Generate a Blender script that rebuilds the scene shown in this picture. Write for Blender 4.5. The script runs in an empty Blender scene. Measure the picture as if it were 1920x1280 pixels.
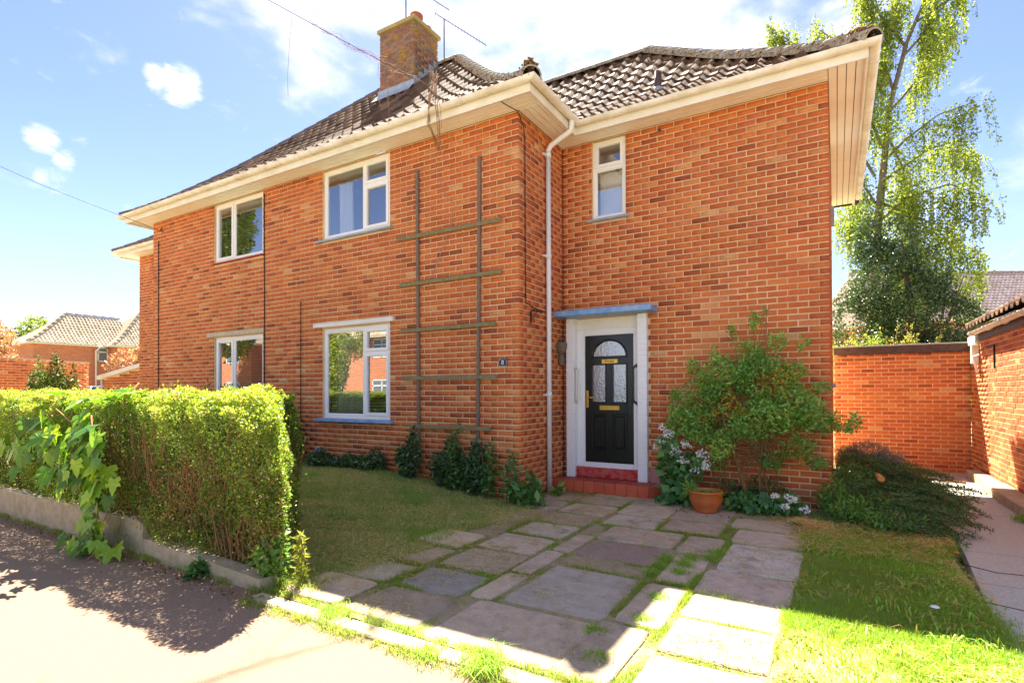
import bpy, math, random
import numpy as np
from mathutils import Vector, Matrix
random.seed(7); RNG = np.random.default_rng(11)
R = math.radians
SC = bpy.context.scene
COL = SC.collection

# ------------------------------------------------------------------ camera
YAW, PITCH, ROLL = 0.5382, 0.0100, -0.0035
CAM = Vector((3.5016, -6.0466, 1.40))
fw = Vector((-math.sin(YAW)*math.cos(PITCH), math.cos(YAW)*math.cos(PITCH), math.sin(PITCH)))
rt = Vector((math.cos(YAW), math.sin(YAW), 0)); up = rt.cross(fw)
r2 = rt*math.cos(ROLL)+up*math.sin(ROLL); u2 = -rt*math.sin(ROLL)+up*math.cos(ROLL)
cd = bpy.data.cameras.new('camera'); cam = bpy.data.objects.new('camera', cd); COL.objects.link(cam)
cd.sensor_width = 36; cd.lens = 1019.36/1920*36; cd.shift_y = (724.6-640)/1920
cd.clip_start = 0.05; cd.clip_end = 4000
M = Matrix(((r2.x, u2.x, -fw.x, CAM.x), (r2.y, u2.y, -fw.y, CAM.y), (r2.z, u2.z, -fw.z, CAM.z), (0, 0, 0, 1)))
cam.matrix_world = M
SC.camera = cam

# ------------------------------------------------------------------ sky and sun
SHX, SHY, SHZ = 1.94, -2.95, -5.10            # the way the shadows run
SUN_EL = math.atan2(-SHZ, math.hypot(SHX, SHY))
w = bpy.data.worlds.new('World'); SC.world = w; w.use_nodes = True
nt = w.node_tree; nt.nodes.clear(); N = nt.nodes.new; LK = nt.links.new
out = N('ShaderNodeOutputWorld'); bg = N('ShaderNodeBackground'); LK(bg.outputs[0], out.inputs[0])
bg.inputs[1].default_value = 0.055
sky = N('ShaderNodeTexSky'); sky.sky_type = 'NISHITA'; sky.sun_disc = False
sky.sun_elevation = SUN_EL
sx, sy = -SHX, -SHY                            # toward the sun
sky.sun_rotation = math.atan2(sx, sy)
sky.air_density = 0.72; sky.dust_density = 0.3; sky.ozone_density = 3.0
geo = N('ShaderNodeTexCoord')
def wmath(op, a, b=None):
    n = N('ShaderNodeMath'); n.operation = op
    for i, v in enumerate((a, b)):
        if v is None: continue
        if isinstance(v, (int, float)): n.inputs[i].default_value = v
        else: LK(v, n.inputs[i])
    return n.outputs[0]
def cloud_patch(dirv, cosr0, cosr1):
    d = N('ShaderNodeVectorMath'); d.operation = 'DOT_PRODUCT'; LK(geo.outputs['Generated'], d.inputs[0])
    d.inputs[1].default_value = Vector(dirv).normalized()
    m = N('ShaderNodeMapRange'); m.interpolation_type = 'SMOOTHSTEP'; LK(d.outputs['Value'], m.inputs[0])
    m.inputs[1].default_value = cosr0; m.inputs[2].default_value = cosr1
    return m.outputs[0]
def skydir(x, y):
    return fw*1019.36 + r2*(x-960) + u2*(724.6-y)
mp = N('ShaderNodeMapping'); LK(geo.outputs['Generated'], mp.inputs[0]); mp.inputs['Scale'].default_value = (1, 1, 1.9)
nz = N('ShaderNodeTexNoise'); LK(mp.outputs[0], nz.inputs[0]); nz.inputs['Scale'].default_value = 4.6
nz.inputs['Detail'].default_value = 12; nz.inputs['Roughness'].default_value = 0.56; nz.inputs['Distortion'].default_value = 0.25
big = wmath('ADD', cloud_patch(skydir(930, -60), math.cos(R(21)), math.cos(R(7))),
            wmath('MULTIPLY', cloud_patch(skydir(560, 60), math.cos(R(19)), math.cos(R(5))), 0.75))
big = wmath('ADD', big, wmath('MULTIPLY', cloud_patch(skydir(1480, 20), math.cos(R(14)), math.cos(R(3))), 0.75))
big = wmath('ADD', big, wmath('MULTIPLY', cloud_patch((.0, -.35, 1), math.cos(R(52)), math.cos(R(20))), 1.0))  # unseen cloud overhead and behind the camera, added to brighten the shaded ground
big = wmath('MINIMUM', big, 1.0)
smalls = None
for (px, py, a, b, s) in ((335, 155, 2.2, 0.2, 1.0), (300, 145, 1.6, 0.2, .85), (78, 262, 1.6, 0.2, .9), (122, 300, 1.2, 0.1, .75), (98, 340, 1.7, .2, .62)):
    c = wmath('MULTIPLY', cloud_patch(skydir(px, py), math.cos(R(a)), math.cos(R(b))), s)
    smalls = c if smalls is None else wmath('MAXIMUM', smalls, c)
thr = N('ShaderNodeMapRange'); thr.interpolation_type = 'SMOOTHSTEP'
v = wmath('ADD', nz.outputs[0], wmath('MULTIPLY', big, 0.205))
LK(v, thr.inputs[0]); thr.inputs[1].default_value = 0.58; thr.inputs[2].default_value = 0.84
nz2 = N('ShaderNodeTexNoise'); LK(mp.outputs[0], nz2.inputs[0]); nz2.inputs['Scale'].default_value = 17; nz2.inputs['Detail'].default_value = 12; nz2.inputs['Roughness'].default_value = 0.6; nz2.inputs['Distortion'].default_value = 0.5
thr2 = N('ShaderNodeMapRange'); thr2.interpolation_type = 'SMOOTHSTEP'; LK(wmath('ADD', nz2.outputs[0], wmath('MULTIPLY', smalls, 0.34)), thr2.inputs[0]); thr2.inputs[1].default_value = 0.60; thr2.inputs[2].default_value = 0.96
cl = wmath('MAXIMUM', thr.outputs[0], thr2.outputs[0])
haze = N('ShaderNodeSeparateXYZ'); LK(geo.outputs['Generated'], haze.inputs[0])
hz = N('ShaderNodeMapRange'); hz.interpolation_type = 'SMOOTHSTEP'; LK(haze.outputs['Z'], hz.inputs[0])
hz.inputs[1].default_value = 0.42; hz.inputs[2].default_value = -0.05; hz.inputs[3].default_value = 0; hz.inputs[4].default_value = 0.5
mix1 = N('ShaderNodeMix'); mix1.data_type = 'RGBA'; LK(hz.outputs[0], mix1.inputs[0]); LK(sky.outputs[0], mix1.inputs[6])
mix1.inputs[7].default_value = (3.6, 4.6, 6.2, 1)
mix2 = N('ShaderNodeMix'); mix2.data_type = 'RGBA'; LK(cl, mix2.inputs[0]); LK(mix1.outputs[2], mix2.inputs[6])
mix2.inputs[7].default_value = (5.2, 5.5, 6.0, 1)
hue = N('ShaderNodeMix'); hue.data_type = 'RGBA'; hue.blend_type = 'MULTIPLY'; hue.inputs[0].default_value = 1; LK(mix2.outputs[2], hue.inputs[6]); hue.inputs[7].default_value = (1.0, .93, 1.0, 1)
LK(hue.outputs[2], bg.inputs[0])

sd = bpy.data.lights.new('sun', 'SUN'); sd.energy = 5.0; sd.angle = R(0.53); sd.color = (1.0, 0.93, 0.80)
sun = bpy.data.objects.new('sun', sd); COL.objects.link(sun)
sun.rotation_euler = Vector((SHX, SHY, SHZ)).to_track_quat('-Z', 'Y').to_euler()

SC.view_settings.view_transform = 'Standard'; SC.view_settings.look = 'None'
SC.view_settings.gamma = 1; SC.view_settings.exposure = 2.4
SC.render.engine = 'CYCLES'

# ------------------------------------------------------------------ helpers
def tag(o, label=None, cat=None, group=None, kind=None):
    if label: o['label'] = label
    if cat: o['category'] = cat
    if group: o['group'] = group
    if kind: o['kind'] = kind
    return o
def thing(name, label, cat, loc=(0, 0, 0), rz=0, group=None):
    o = bpy.data.objects.new(name, None); COL.objects.link(o); o.location = loc; o.rotation_euler = (0, 0, rz)
    o.empty_display_size = 0.1
    return tag(o, label, cat, group)
def link(name, me, parent=None, loc=None):
    o = bpy.data.objects.new(name, me); COL.objects.link(o)
    if parent: o.parent = parent
    if loc is not None: o.location = loc
    return o
def mesh_np(name, V, F, mat, tint=None, smooth=False, uv=None):
    """V (n,3), F (m,k) array with k=3 or 4; tint per vertex."""
    V = np.asarray(V, np.float32); F = np.asarray(F, np.int32)
    me = bpy.data.meshes.new(name); n, k = F.shape
    me.vertices.add(len(V)); me.vertices.foreach_set('co', V.ravel())
    me.loops.add(n*k); me.loops.foreach_set('vertex_index', F.ravel())
    me.polygons.add(n); me.polygons.foreach_set('loop_start', np.arange(n, dtype=np.int32)*k)
    me.polygons.foreach_set('loop_total', np.full(n, k, np.int32))
    if smooth: me.polygons.foreach_set('use_smooth', np.ones(n, bool))
    me.update(calc_edges=True)
    if tint is not None:
        a = me.attributes.new('tint', 'FLOAT', 'POINT'); a.data.foreach_set('value', np.asarray(tint, np.float32))
    me.materials.append(mat); return me
class MB:
    """collects boxes, tubes, polygons into one mesh"""
    def __init__(s): s.v = []; s.f = []; s.sm = []; s.m = []; s.cur = 0
    def add(s, vs, fs, smooth=False):
        b = len(s.v); s.v += [tuple(v) for v in vs]; s.f += [tuple(i+b for i in f) for f in fs]; s.sm += [smooth]*len(fs); s.m += [s.cur]*len(fs); return s
    def box(s, x0, x1, y0, y1, z0, z1):
        s.add([(x0, y0, z0), (x1, y0, z0), (x1, y1, z0), (x0, y1, z0), (x0, y0, z1), (x1, y0, z1), (x1, y1, z1), (x0, y1, z1)],
              [(0, 3, 2, 1), (4, 5, 6, 7), (0, 1, 5, 4), (1, 2, 6, 5), (2, 3, 7, 6), (3, 0, 4, 7)]); return s
    def bbox(s, x0, x1, y0, y1, z0, z1, b=0.006):
        """box with chamfered edges"""
        xs = (x0, x1); ys = (y0, y1); zs = (z0, z1); vs = []; idx = {}
        for i in (0, 1):
            for j in (0, 1):
                for k in (0, 1):
                    cx, cy, cz = xs[i], ys[j], zs[k]; dx = b if i == 0 else -b; dy = b if j == 0 else -b; dz = b if k == 0 else -b
                    for a, p in enumerate(((cx, cy+dy, cz+dz), (cx+dx, cy, cz+dz), (cx+dx, cy+dy, cz))):
                        idx[i, j, k, a] = len(vs); vs.append(p)
        F = []
        for k in (0, 1): F.append([idx[i, j, k, 2] for i, j in ((0, 0), (1, 0), (1, 1), (0, 1))][::(1 if k else -1)])
        for j in (0, 1): F.append([idx[i, j, k, 1] for i, k in ((0, 0), (1, 0), (1, 1), (0, 1))][::(-1 if j else 1)])
        for i in (0, 1): F.append([idx[i, j, k, 0] for j, k in ((0, 0), (1, 0), (1, 1), (0, 1))][::(1 if i else -1)])
        for i in (0, 1):
            for j in (0, 1): F.append([idx[i, j, 0, 0], idx[i, j, 0, 1], idx[i, j, 1, 1], idx[i, j, 1, 0]])
        for i in (0, 1):
            for k in (0, 1): F.append([idx[i, 0, k, 0], idx[i, 0, k, 2], idx[i, 1, k, 2], idx[i, 1, k, 0]])
        for j in (0, 1):
            for k in (0, 1): F.append([idx[0, j, k, 1], idx[0, j, k, 2], idx[1, j, k, 2], idx[1, j, k, 1]])
        for i in (0, 1):
            for j in (0, 1):
                for k in (0, 1): F.append([idx[i, j, k, a] for a in range(3)])
        s.add(vs, F); return s
    def tube(s, pts, rad, n=8, cap=True):
        pts = [Vector(p) for p in pts]; m = len(pts)
        rads = rad if hasattr(rad, '__len__') else [rad]*m
        vs = []; prev = None
        for i, p in enumerate(pts):
            t = (pts[min(i+1, m-1)]-pts[max(i-1, 0)]).normalized()
            a = prev if prev is not None else (Vector((0, 0, 1)) if abs(t.z) < .9 else Vector((1, 0, 0)))
            e1 = (a - t*a.dot(t)).normalized(); e2 = t.cross(e1); prev = e1
            for k in range(n):
                q = 2*math.pi*k/n; vs.append(p+(e1*math.cos(q)+e2*math.sin(q))*rads[i])
        fs = [(i*n+k, i*n+(k+1) % n, (i+1)*n+(k+1) % n, (i+1)*n+k) for i in range(m-1) for k in range(n)]
        s.add(vs, fs, True)
        if cap: s.f += [tuple(len(s.v)-m*n+k for k in range(n))[::-1], tuple(len(s.v)-n+k for k in range(n))]; s.sm += [False]*2; s.m += [s.cur]*2
        return s
    def lathe(s, c, prof, n=24):
        vs = [(c[0]+r*math.cos(2*math.pi*k/n), c[1]+r*math.sin(2*math.pi*k/n), c[2]+z) for r, z in prof for k in range(n)]
        s.add(vs, [(i*n+k, i*n+(k+1) % n, (i+1)*n+(k+1) % n, (i+1)*n+k) for i in range(len(prof)-1) for k in range(n)], True); return s
    def build(s, name, mat, parent=None, loc=None):
        me = bpy.data.meshes.new(name); me.from_pydata([tuple(v) for v in s.v], [], s.f)
        for p, sm in zip(me.polygons, s.sm): p.use_smooth = sm
        for m_ in (mat if isinstance(mat, (list, tuple)) else [mat]): me.materials.append(m_)
        if isinstance(mat, (list, tuple)): me.polygons.foreach_set('material_index', s.m)
        me.update(); return link(name, me, parent, loc)
def nval(x, y, s=1.0, k=0):
    """cheap smooth pattern, roughly -1..1"""
    x = np.asarray(x)*s+k*3.7; y = np.asarray(y)*s-k*1.9
    return (np.sin(x*1.3+np.sin(y*1.7+k))+np.sin(y*1.9+1.3*np.sin(x*1.1-k))+np.sin((x+y)*2.9+k*2)*.6+np.sin((x-y)*5.3+k)*.4)/3.0

# ------------------------------------------------------------------ materials
def mat(name, col=(.5, .5, .5), rough=.7, spec=.3, metal=0, noise=None, bump=0, bscale=60, coat=0):
    """noise = (scale, colour2, amount[, detail])"""
    m = bpy.data.materials.new(name); m.use_nodes = True; t = m.node_tree; b = t.nodes['Principled BSDF']
    b.inputs['Base Color'].default_value = (*col, 1); b.inputs['Roughness'].default_value = rough
    b.inputs['Metallic'].default_value = metal; b.inputs['Specular IOR Level'].default_value = spec
    if coat: b.inputs['Coat Weight'].default_value = coat; b.inputs['Coat Roughness'].default_value = .12
    tc = t.nodes.new('ShaderNodeTexCoord')
    if noise:
        n = t.nodes.new('ShaderNodeTexNoise'); t.links.new(tc.outputs['Object'], n.inputs[0]); n.inputs['Scale'].default_value = noise[0]
        n.inputs['Detail'].default_value = 8; n.inputs['Roughness'].default_value = .65
        r = t.nodes.new('ShaderNodeMapRange'); t.links.new(n.outputs[0], r.inputs[0]); r.inputs[1].default_value = .38; r.inputs[2].default_value = .66
        r.inputs[4].default_value = noise[2]
        mx = t.nodes.new('ShaderNodeMix'); mx.data_type = 'RGBA'; t.links.new(r.outputs[0], mx.inputs[0])
        mx.inputs[6].default_value = (*col, 1); mx.inputs[7].default_value = (*noise[1], 1); t.links.new(mx.outputs[2], b.inputs['Base Color'])
    if bump:
        n = t.nodes.new('ShaderNodeTexNoise'); t.links.new(tc.outputs['Object'], n.inputs[0]); n.inputs['Scale'].default_value = bscale; n.inputs['Detail'].default_value = 6
        bp = t.nodes.new('ShaderNodeBump'); bp.inputs['Strength'].default_value = bump; bp.inputs['Distance'].default_value = .01
        t.links.new(n.outputs[0], bp.inputs['Height']); t.links.new(bp.outputs[0], b.inputs['Normal'])
    return m
def tint_src(t, source):
    if source == 'obj':
        n = t.nodes.new('ShaderNodeObjectInfo'); return n.outputs['Random']
    n = t.nodes.new('ShaderNodeAttribute'); n.attribute_name = 'tint'; return n.outputs['Fac']
def ramp(t, fac, stops, interp='LINEAR'):
    r = t.nodes.new('ShaderNodeValToRGB'); e = r.color_ramp; e.interpolation = interp
    while len(e.elements) > 1: e.elements.remove(e.elements[-1])
    e.elements[0].position = stops[0][0]; e.elements[0].color = (*stops[0][1], 1)
    for p, c in stops[1:]:
        q = e.elements.new(p); q.color = (*c, 1)
    t.links.new(fac, r.inputs[0]); return r.outputs[0]
BRICK = [(0, (.33, .082, .033)), (.05, (.43, .105, .038)), (.13, (.54, .133, .041)), (.30, (.61, .158, .046)), (.65, (.665, .184, .052)), (.85, (.70, .220, .062)), (.91, (.60, .150, .064)), (.96, (.71, .28, .095)), (1, (.70, .37, .16))]
def tinted(name, stops, source, rough=.85, nscale=30, namt=.25, dark=.62, bump=.4, bscale=90, spots=None, spec=.25, light=1.15):
    m = bpy.data.materials.new(name); m.use_nodes = True; t = m.node_tree; b = t.nodes['Principled BSDF']
    c = ramp(t, tint_src(t, source), stops)
    geo_ = t.nodes.new('ShaderNodeNewGeometry')
    n = t.nodes.new('ShaderNodeTexNoise'); t.links.new(geo_.outputs['Position'], n.inputs[0]); n.inputs['Scale'].default_value = nscale; n.inputs['Detail'].default_value = 7; n.inputs['Roughness'].default_value = .7
    k = t.nodes.new('ShaderNodeMapRange'); t.links.new(n.outputs[0], k.inputs[0]); k.inputs[1].default_value = .3; k.inputs[2].default_value = .7; k.inputs[3].default_value = dark; k.inputs[4].default_value = light
    mx = t.nodes.new('ShaderNodeMix'); mx.data_type = 'RGBA'; mx.blend_type = 'MULTIPLY'; mx.inputs[0].default_value = namt*2
    t.links.new(c, mx.inputs[6]); cc = t.nodes.new('ShaderNodeCombineColor')
    for i in range(3): t.links.new(k.outputs[0], cc.inputs[i])
    t.links.new(cc.outputs[0], mx.inputs[7]); last = mx.outputs[2]
    if spots:
        for (sc, lo, hi, col, amt) in spots:
            n2 = t.nodes.new('ShaderNodeTexNoise'); t.links.new(geo_.outputs['Position'], n2.inputs[0]); n2.inputs['Scale'].default_value = sc; n2.inputs['Detail'].default_value = 8; n2.inputs['Roughness'].default_value = .75
            k2 = t.nodes.new('ShaderNodeMapRange'); t.links.new(n2.outputs[0], k2.inputs[0]); k2.inputs[1].default_value = lo; k2.inputs[2].default_value = hi; k2.inputs[4].default_value = amt
            m2 = t.nodes.new('ShaderNodeMix'); m2.data_type = 'RGBA'; t.links.new(k2.outputs[0], m2.inputs[0]); t.links.new(last, m2.inputs[6]); m2.inputs[7].default_value = (*col, 1); last = m2.outputs[2]
    t.links.new(last, b.inputs['Base Color']); b.inputs['Roughness'].default_value = rough; b.inputs['Specular IOR Level'].default_value = spec
    if bump:
        n3 = t.nodes.new('ShaderNodeTexNoise'); t.links.new(geo_.outputs['Position'], n3.inputs[0]); n3.inputs['Scale'].default_value = bscale; n3.inputs['Detail'].default_value = 5
        bp = t.nodes.new('ShaderNodeBump'); bp.inputs['Strength'].default_value = bump; bp.inputs['Distance'].default_value = .006
        t.links.new(n3.outputs[0], bp.inputs['Height']); t.links.new(bp.outputs[0], b.inputs['Normal'])
    return m
def leafmat(name, stops, trans=.35, rough=.45, spec=.35, source='attr'):
    m = bpy.data.materials.new(name); m.use_nodes = True; t = m.node_tree; b = t.nodes['Principled BSDF']; o = t.nodes['Material Output']
    c = ramp(t, tint_src(t, source), stops); t.links.new(c, b.inputs['Base Color'])
    b.inputs['Roughness'].default_value = rough; b.inputs['Specular IOR Level'].default_value = spec
    tr = t.nodes.new('ShaderNodeBsdfTranslucent'); hs = t.nodes.new('ShaderNodeMix'); hs.data_type = 'RGBA'; hs.blend_type = 'MULTIPLY'; hs.inputs[0].default_value = 1
    t.links.new(c, hs.inputs[6]); hs.inputs[7].default_value = (2.0, 1.8, .8, 1); t.links.new(hs.outputs[2], tr.inputs[0])
    ms = t.nodes.new('ShaderNodeMixShader'); ms.inputs[0].default_value = trans; t.links.new(b.outputs[0], ms.inputs[1]); t.links.new(tr.outputs[0], ms.inputs[2]); t.links.new(ms.outputs[0], o.inputs[0])
    return m
M_BRO = tinted('brick_faces', BRICK, 'obj', nscale=22, spots=[(9, .60, .72, (.62, .42, .30), .3), (.9, .50, .66, (.34, .12, .055), .38), (2.7, .56, .68, (.30, .12, .06), .30)])
M_BRA = tinted('brick_faces_mass', BRICK, 'attr', nscale=22, spots=[(9, .60, .72, (.62, .42, .30), .3), (.9, .50, .66, (.34, .12, .055), .38), (2.7, .56, .68, (.30, .12, .06), .30)])
M_BRC = tinted('chimney_brick', [(0, (.28, .11, .07)), (.5, (.42, .16, .09)), (1, (.48, .25, .15))], 'attr', nscale=14,
               spots=[(5, .46, .60, (.20, .18, .14), .8), (3.2, .50, .60, (.42, .24, .03), .85), (9, .60, .68, (.48, .44, .38), .6)])
M_MORTAR = mat('mortar', (.84, .60, .34), .95, .1, noise=(1.6, (.56, .34, .18), .8), bump=.5, bscale=120)
M_MORTC = mat('chimney_mortar', (.36, .28, .2), .95, .1, noise=(7, (.18, .15, .1), .8))
TSTOP = [(0, (.07, .034, .02)), (.3, (.125, .065, .034)), (.7, (.175, .098, .054)), (1, (.26, .165, .095))]
TSP = [(26, .58, .66, (.05, .035, .025), .7), (7, .58, .70, (.46, .38, .24), .6)]
M_TLO = tinted('roof_tiles', TSTOP, 'obj', nscale=18, spots=TSP, bump=.6, bscale=60, spec=.12, rough=.8)
M_TLA = tinted('roof_tiles_mass', TSTOP, 'attr', nscale=18, spots=TSP, bump=.6, bscale=60, spec=.12, rough=.8)
M_RIDGE_P = mat('lichened_ridge', (.50, .44, .33), .85, .2, noise=(16, (.17, .11, .07), .8), bump=.7, bscale=50)
M_RIDGE_D = mat('slate_ridge', (.12, .12, .14), .6, .4, noise=(9, (.23, .15, .12), .6), bump=.4)
M_MOSSY = mat('mossy_mortar', (.10, .055, .03), .95, .1, noise=(30, (.34, .2, .07), .9), bump=1, bscale=40)
M_UNDER = mat('roof_underlay', (.05, .035, .03), .9, .1)
M_UPVC = mat('white_upvc', (.88, .87, .84), .35, .45, noise=(3, (.80, .78, .73), .5))
M_SOFFIT = mat('cream_soffit', (.94, .91, .76), .4, .4, noise=(2.5, (.86, .78, .56), .7))
M_FASCIA = mat('cream_fascia', (.88, .85, .74), .35, .45, noise=(3, (.74, .67, .50), .7))
M_GUTTER = mat('cream_gutter', (.88, .85, .73), .35, .45, noise=(3.5, (.62, .52, .34), .75))
M_GROOVE = mat('soffit_void', (.34, .27, .15), .9, .1)
M_PIPE = mat('white_pipe', (.82, .81, .79), .4, .4, noise=(5, (.7, .68, .64), .5))
M_LEAD = mat('lead_flashing', (.42, .46, .52), .5, .5, noise=(8, (.30, .32, .36), .8), bump=.3)
M_CAP = mat('lichened_cap', (.50, .38, .12), .9, .15, noise=(14, (.34, .27, .15), .9), bump=.6)
M_TERRA = mat('terracotta', (.50, .115, .022), .4, .4, noise=(6, (.58, .18, .045), .7), coat=.2)
M_POTCH = mat('chimney_pot_clay', (.42, .12, .06), .8, .2, noise=(12, (.3, .1, .06), .7))
M_BLUE = mat('blue_paint', (.14, .30, .58), .4, .4, noise=(7, (.34, .50, .70), .8), bump=.15)
M_GREYSILL = mat('grey_sill', (.30, .36, .44), .5, .4, noise=(6, (.45, .5, .55), .6))
M_REDSILL = mat('red_sill', (.35, .03, .02), .5, .4)
M_REDPAINT = mat('red_painted_riser', (.46, .012, .015), .6, .3, noise=(13, (.60, .22, .16), .6), bump=.5)
M_QUARRY = tinted('quarry_tile', [(0, (.56, .10, .045)), (1, (.66, .14, .06))], 'obj', nscale=10, rough=.6, bump=.15)
M_QTOP = tinted('quarry_tile_top', [(0, (.36, .07, .05)), (1, (.44, .09, .06))], 'obj', nscale=8, rough=.6, bump=.15, spots=[(14, .6, .7, (.35, .22, .16), .5)])
M_GROUT = mat('grout', (.42, .20, .14), .9, .1)
M_DOOR = mat('black_door', (.010, .012, .010), .28, .5, bump=.25, bscale=25)
M_GOLD = mat('brass', (.80, .50, .10), .35, .5, metal=.9, noise=(30, (.55, .33, .06), .5))
M_DARKBAR = mat('dark_grab_bar', (.035, .035, .038), .4, .4)
M_WHITEBAR = mat('cream_grab_bar', (.70, .66, .56), .4, .4)
M_TRELLV = mat('weathered_batten', (.24, .17, .13), .9, .1, noise=(40, (.13, .10, .07), .8), bump=.4)
M_TRELLH = mat('mossy_batten', (.20, .17, .07), .9, .1, noise=(25, (.32, .26, .17), .7), bump=.4)
M_BLACKCAB = mat('black_cable', (.02, .015, .013), .6, .3)
M_WIRE = mat('overhead_wire', (.10, .10, .11), .6, .3)
M_METAL = mat('aerial_metal', (.10, .09, .09), .5, .4, metal=.5)
M_LINTEL = mat('stone_lintel', (.56, .46, .33), .8, .2, noise=(12, (.44, .36, .24), .7))
M_LINTELW = mat('painted_lintel', (.80, .77, .72), .5, .3, noise=(9, (.68, .62, .54), .5))
M_NAVY = mat('number_plate_blue', (.012, .014, .045), .25, .5)
M_WHITE = mat('white_lettering', (.8, .8, .78), .4, .4)
M_BLACKT = mat('dark_lettering', (.05, .035, .01), .5, .3)
M_CONC = mat('kerb_concrete', (.54, .43, .28), .9, .15, noise=(9, (.34, .28, .15), .8), bump=.6, bscale=60)
M_CURT = mat('white_curtain', (.88, .88, .88), .8, .1)
M_CURTD = mat('sage_curtain', (.70, .71, .58), .8, .1)
M_BLIND = mat('cream_blind', (.86, .83, .76), .5, .3)
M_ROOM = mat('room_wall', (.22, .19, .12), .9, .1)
M_STEM = mat('brown_stems', (.24, .13, .05), .85, .1, noise=(20, (.34, .21, .09), .8))
M_BARK = mat('bark', (.22, .17, .12), .9, .1, noise=(12, (.10, .07, .05), .8), bump=.6)
M_BIRCH = mat('birch_bark', (.26, .21, .15), .8, .2, noise=(5, (.12, .09, .07), .8))
M_DRYVINE = mat('dry_vine', (.42, .27, .18), .9, .1, noise=(40, (.25, .15, .10), .7))
M_SOIL = mat('soil', (.10, .065, .035), .95, .1, noise=(9, (.20, .13, .07), .8), bump=1, bscale=35)
M_ORNAM = mat('rusty_cast', (.14, .09, .06), .7, .3, noise=(30, (.28, .2, .14), .7), bump=.6)
M_FASDARK = mat('brown_fascia', (.075, .045, .035), .6, .3, noise=(10, (.14, .09, .07), .6))
M_ROOFFELT = mat('grey_felt', (.40, .38, .33), .9, .1, noise=(9, (.3, .28, .24), .7))
def glass(name, refl=.30, tint=(.75, .78, .74), wave=0, rough=0.0):
    m = bpy.data.materials.new(name); m.use_nodes = True; t = m.node_tree; t.nodes.clear()
    o = t.nodes.new('ShaderNodeOutputMaterial'); tr = t.nodes.new('ShaderNodeBsdfTransparent'); tr.inputs[0].default_value = (*tint, 1)
    g = t.nodes.new('ShaderNodeBsdfGlossy'); g.inputs['Roughness'].default_value = rough; g.inputs[0].default_value = (.95, .97, 1, 1)
    lw = t.nodes.new('ShaderNodeFresnel'); lw.inputs[0].default_value = 1.5
    ad = t.nodes.new('ShaderNodeMath'); ad.operation = 'ADD'; ad.inputs[1].default_value = refl; ad.use_clamp = True; t.links.new(lw.outputs[0], ad.inputs[0])
    ms = t.nodes.new('ShaderNodeMixShader'); t.links.new(ad.outputs[0], ms.inputs[0]); t.links.new(tr.outputs[0], ms.inputs[1]); t.links.new(g.outputs[0], ms.inputs[2]); t.links.new(ms.outputs[0], o.inputs[0])
    tc = t.nodes.new('ShaderNodeTexCoord'); n = t.nodes.new('ShaderNodeTexNoise'); t.links.new(tc.outputs['Object'], n.inputs[0]); n.inputs['Scale'].default_value = 2.5 if wave < .2 else 38
    bp = t.nodes.new('ShaderNodeBump'); bp.inputs['Strength'].default_value = max(wave, .02); bp.inputs['Distance'].default_value = .01
    t.links.new(n.outputs[0], bp.inputs['Height']); t.links.new(bp.outputs[0], g.inputs['Normal'])
    return m
M_GLASS = glass('window_glass', .30, (.95, .97, .95))
M_CLEAR = mat('clear_back', (1, 1, 1)); _t = M_CLEAR.node_tree; _n = _t.nodes.new('ShaderNodeBsdfTransparent'); _t.links.new(_n.outputs[0], _t.nodes['Material Output'].inputs[0])
M_OBSC = glass('obscured_glass', .36, (.6, .52, .45), wave=.42, rough=.26)

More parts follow.
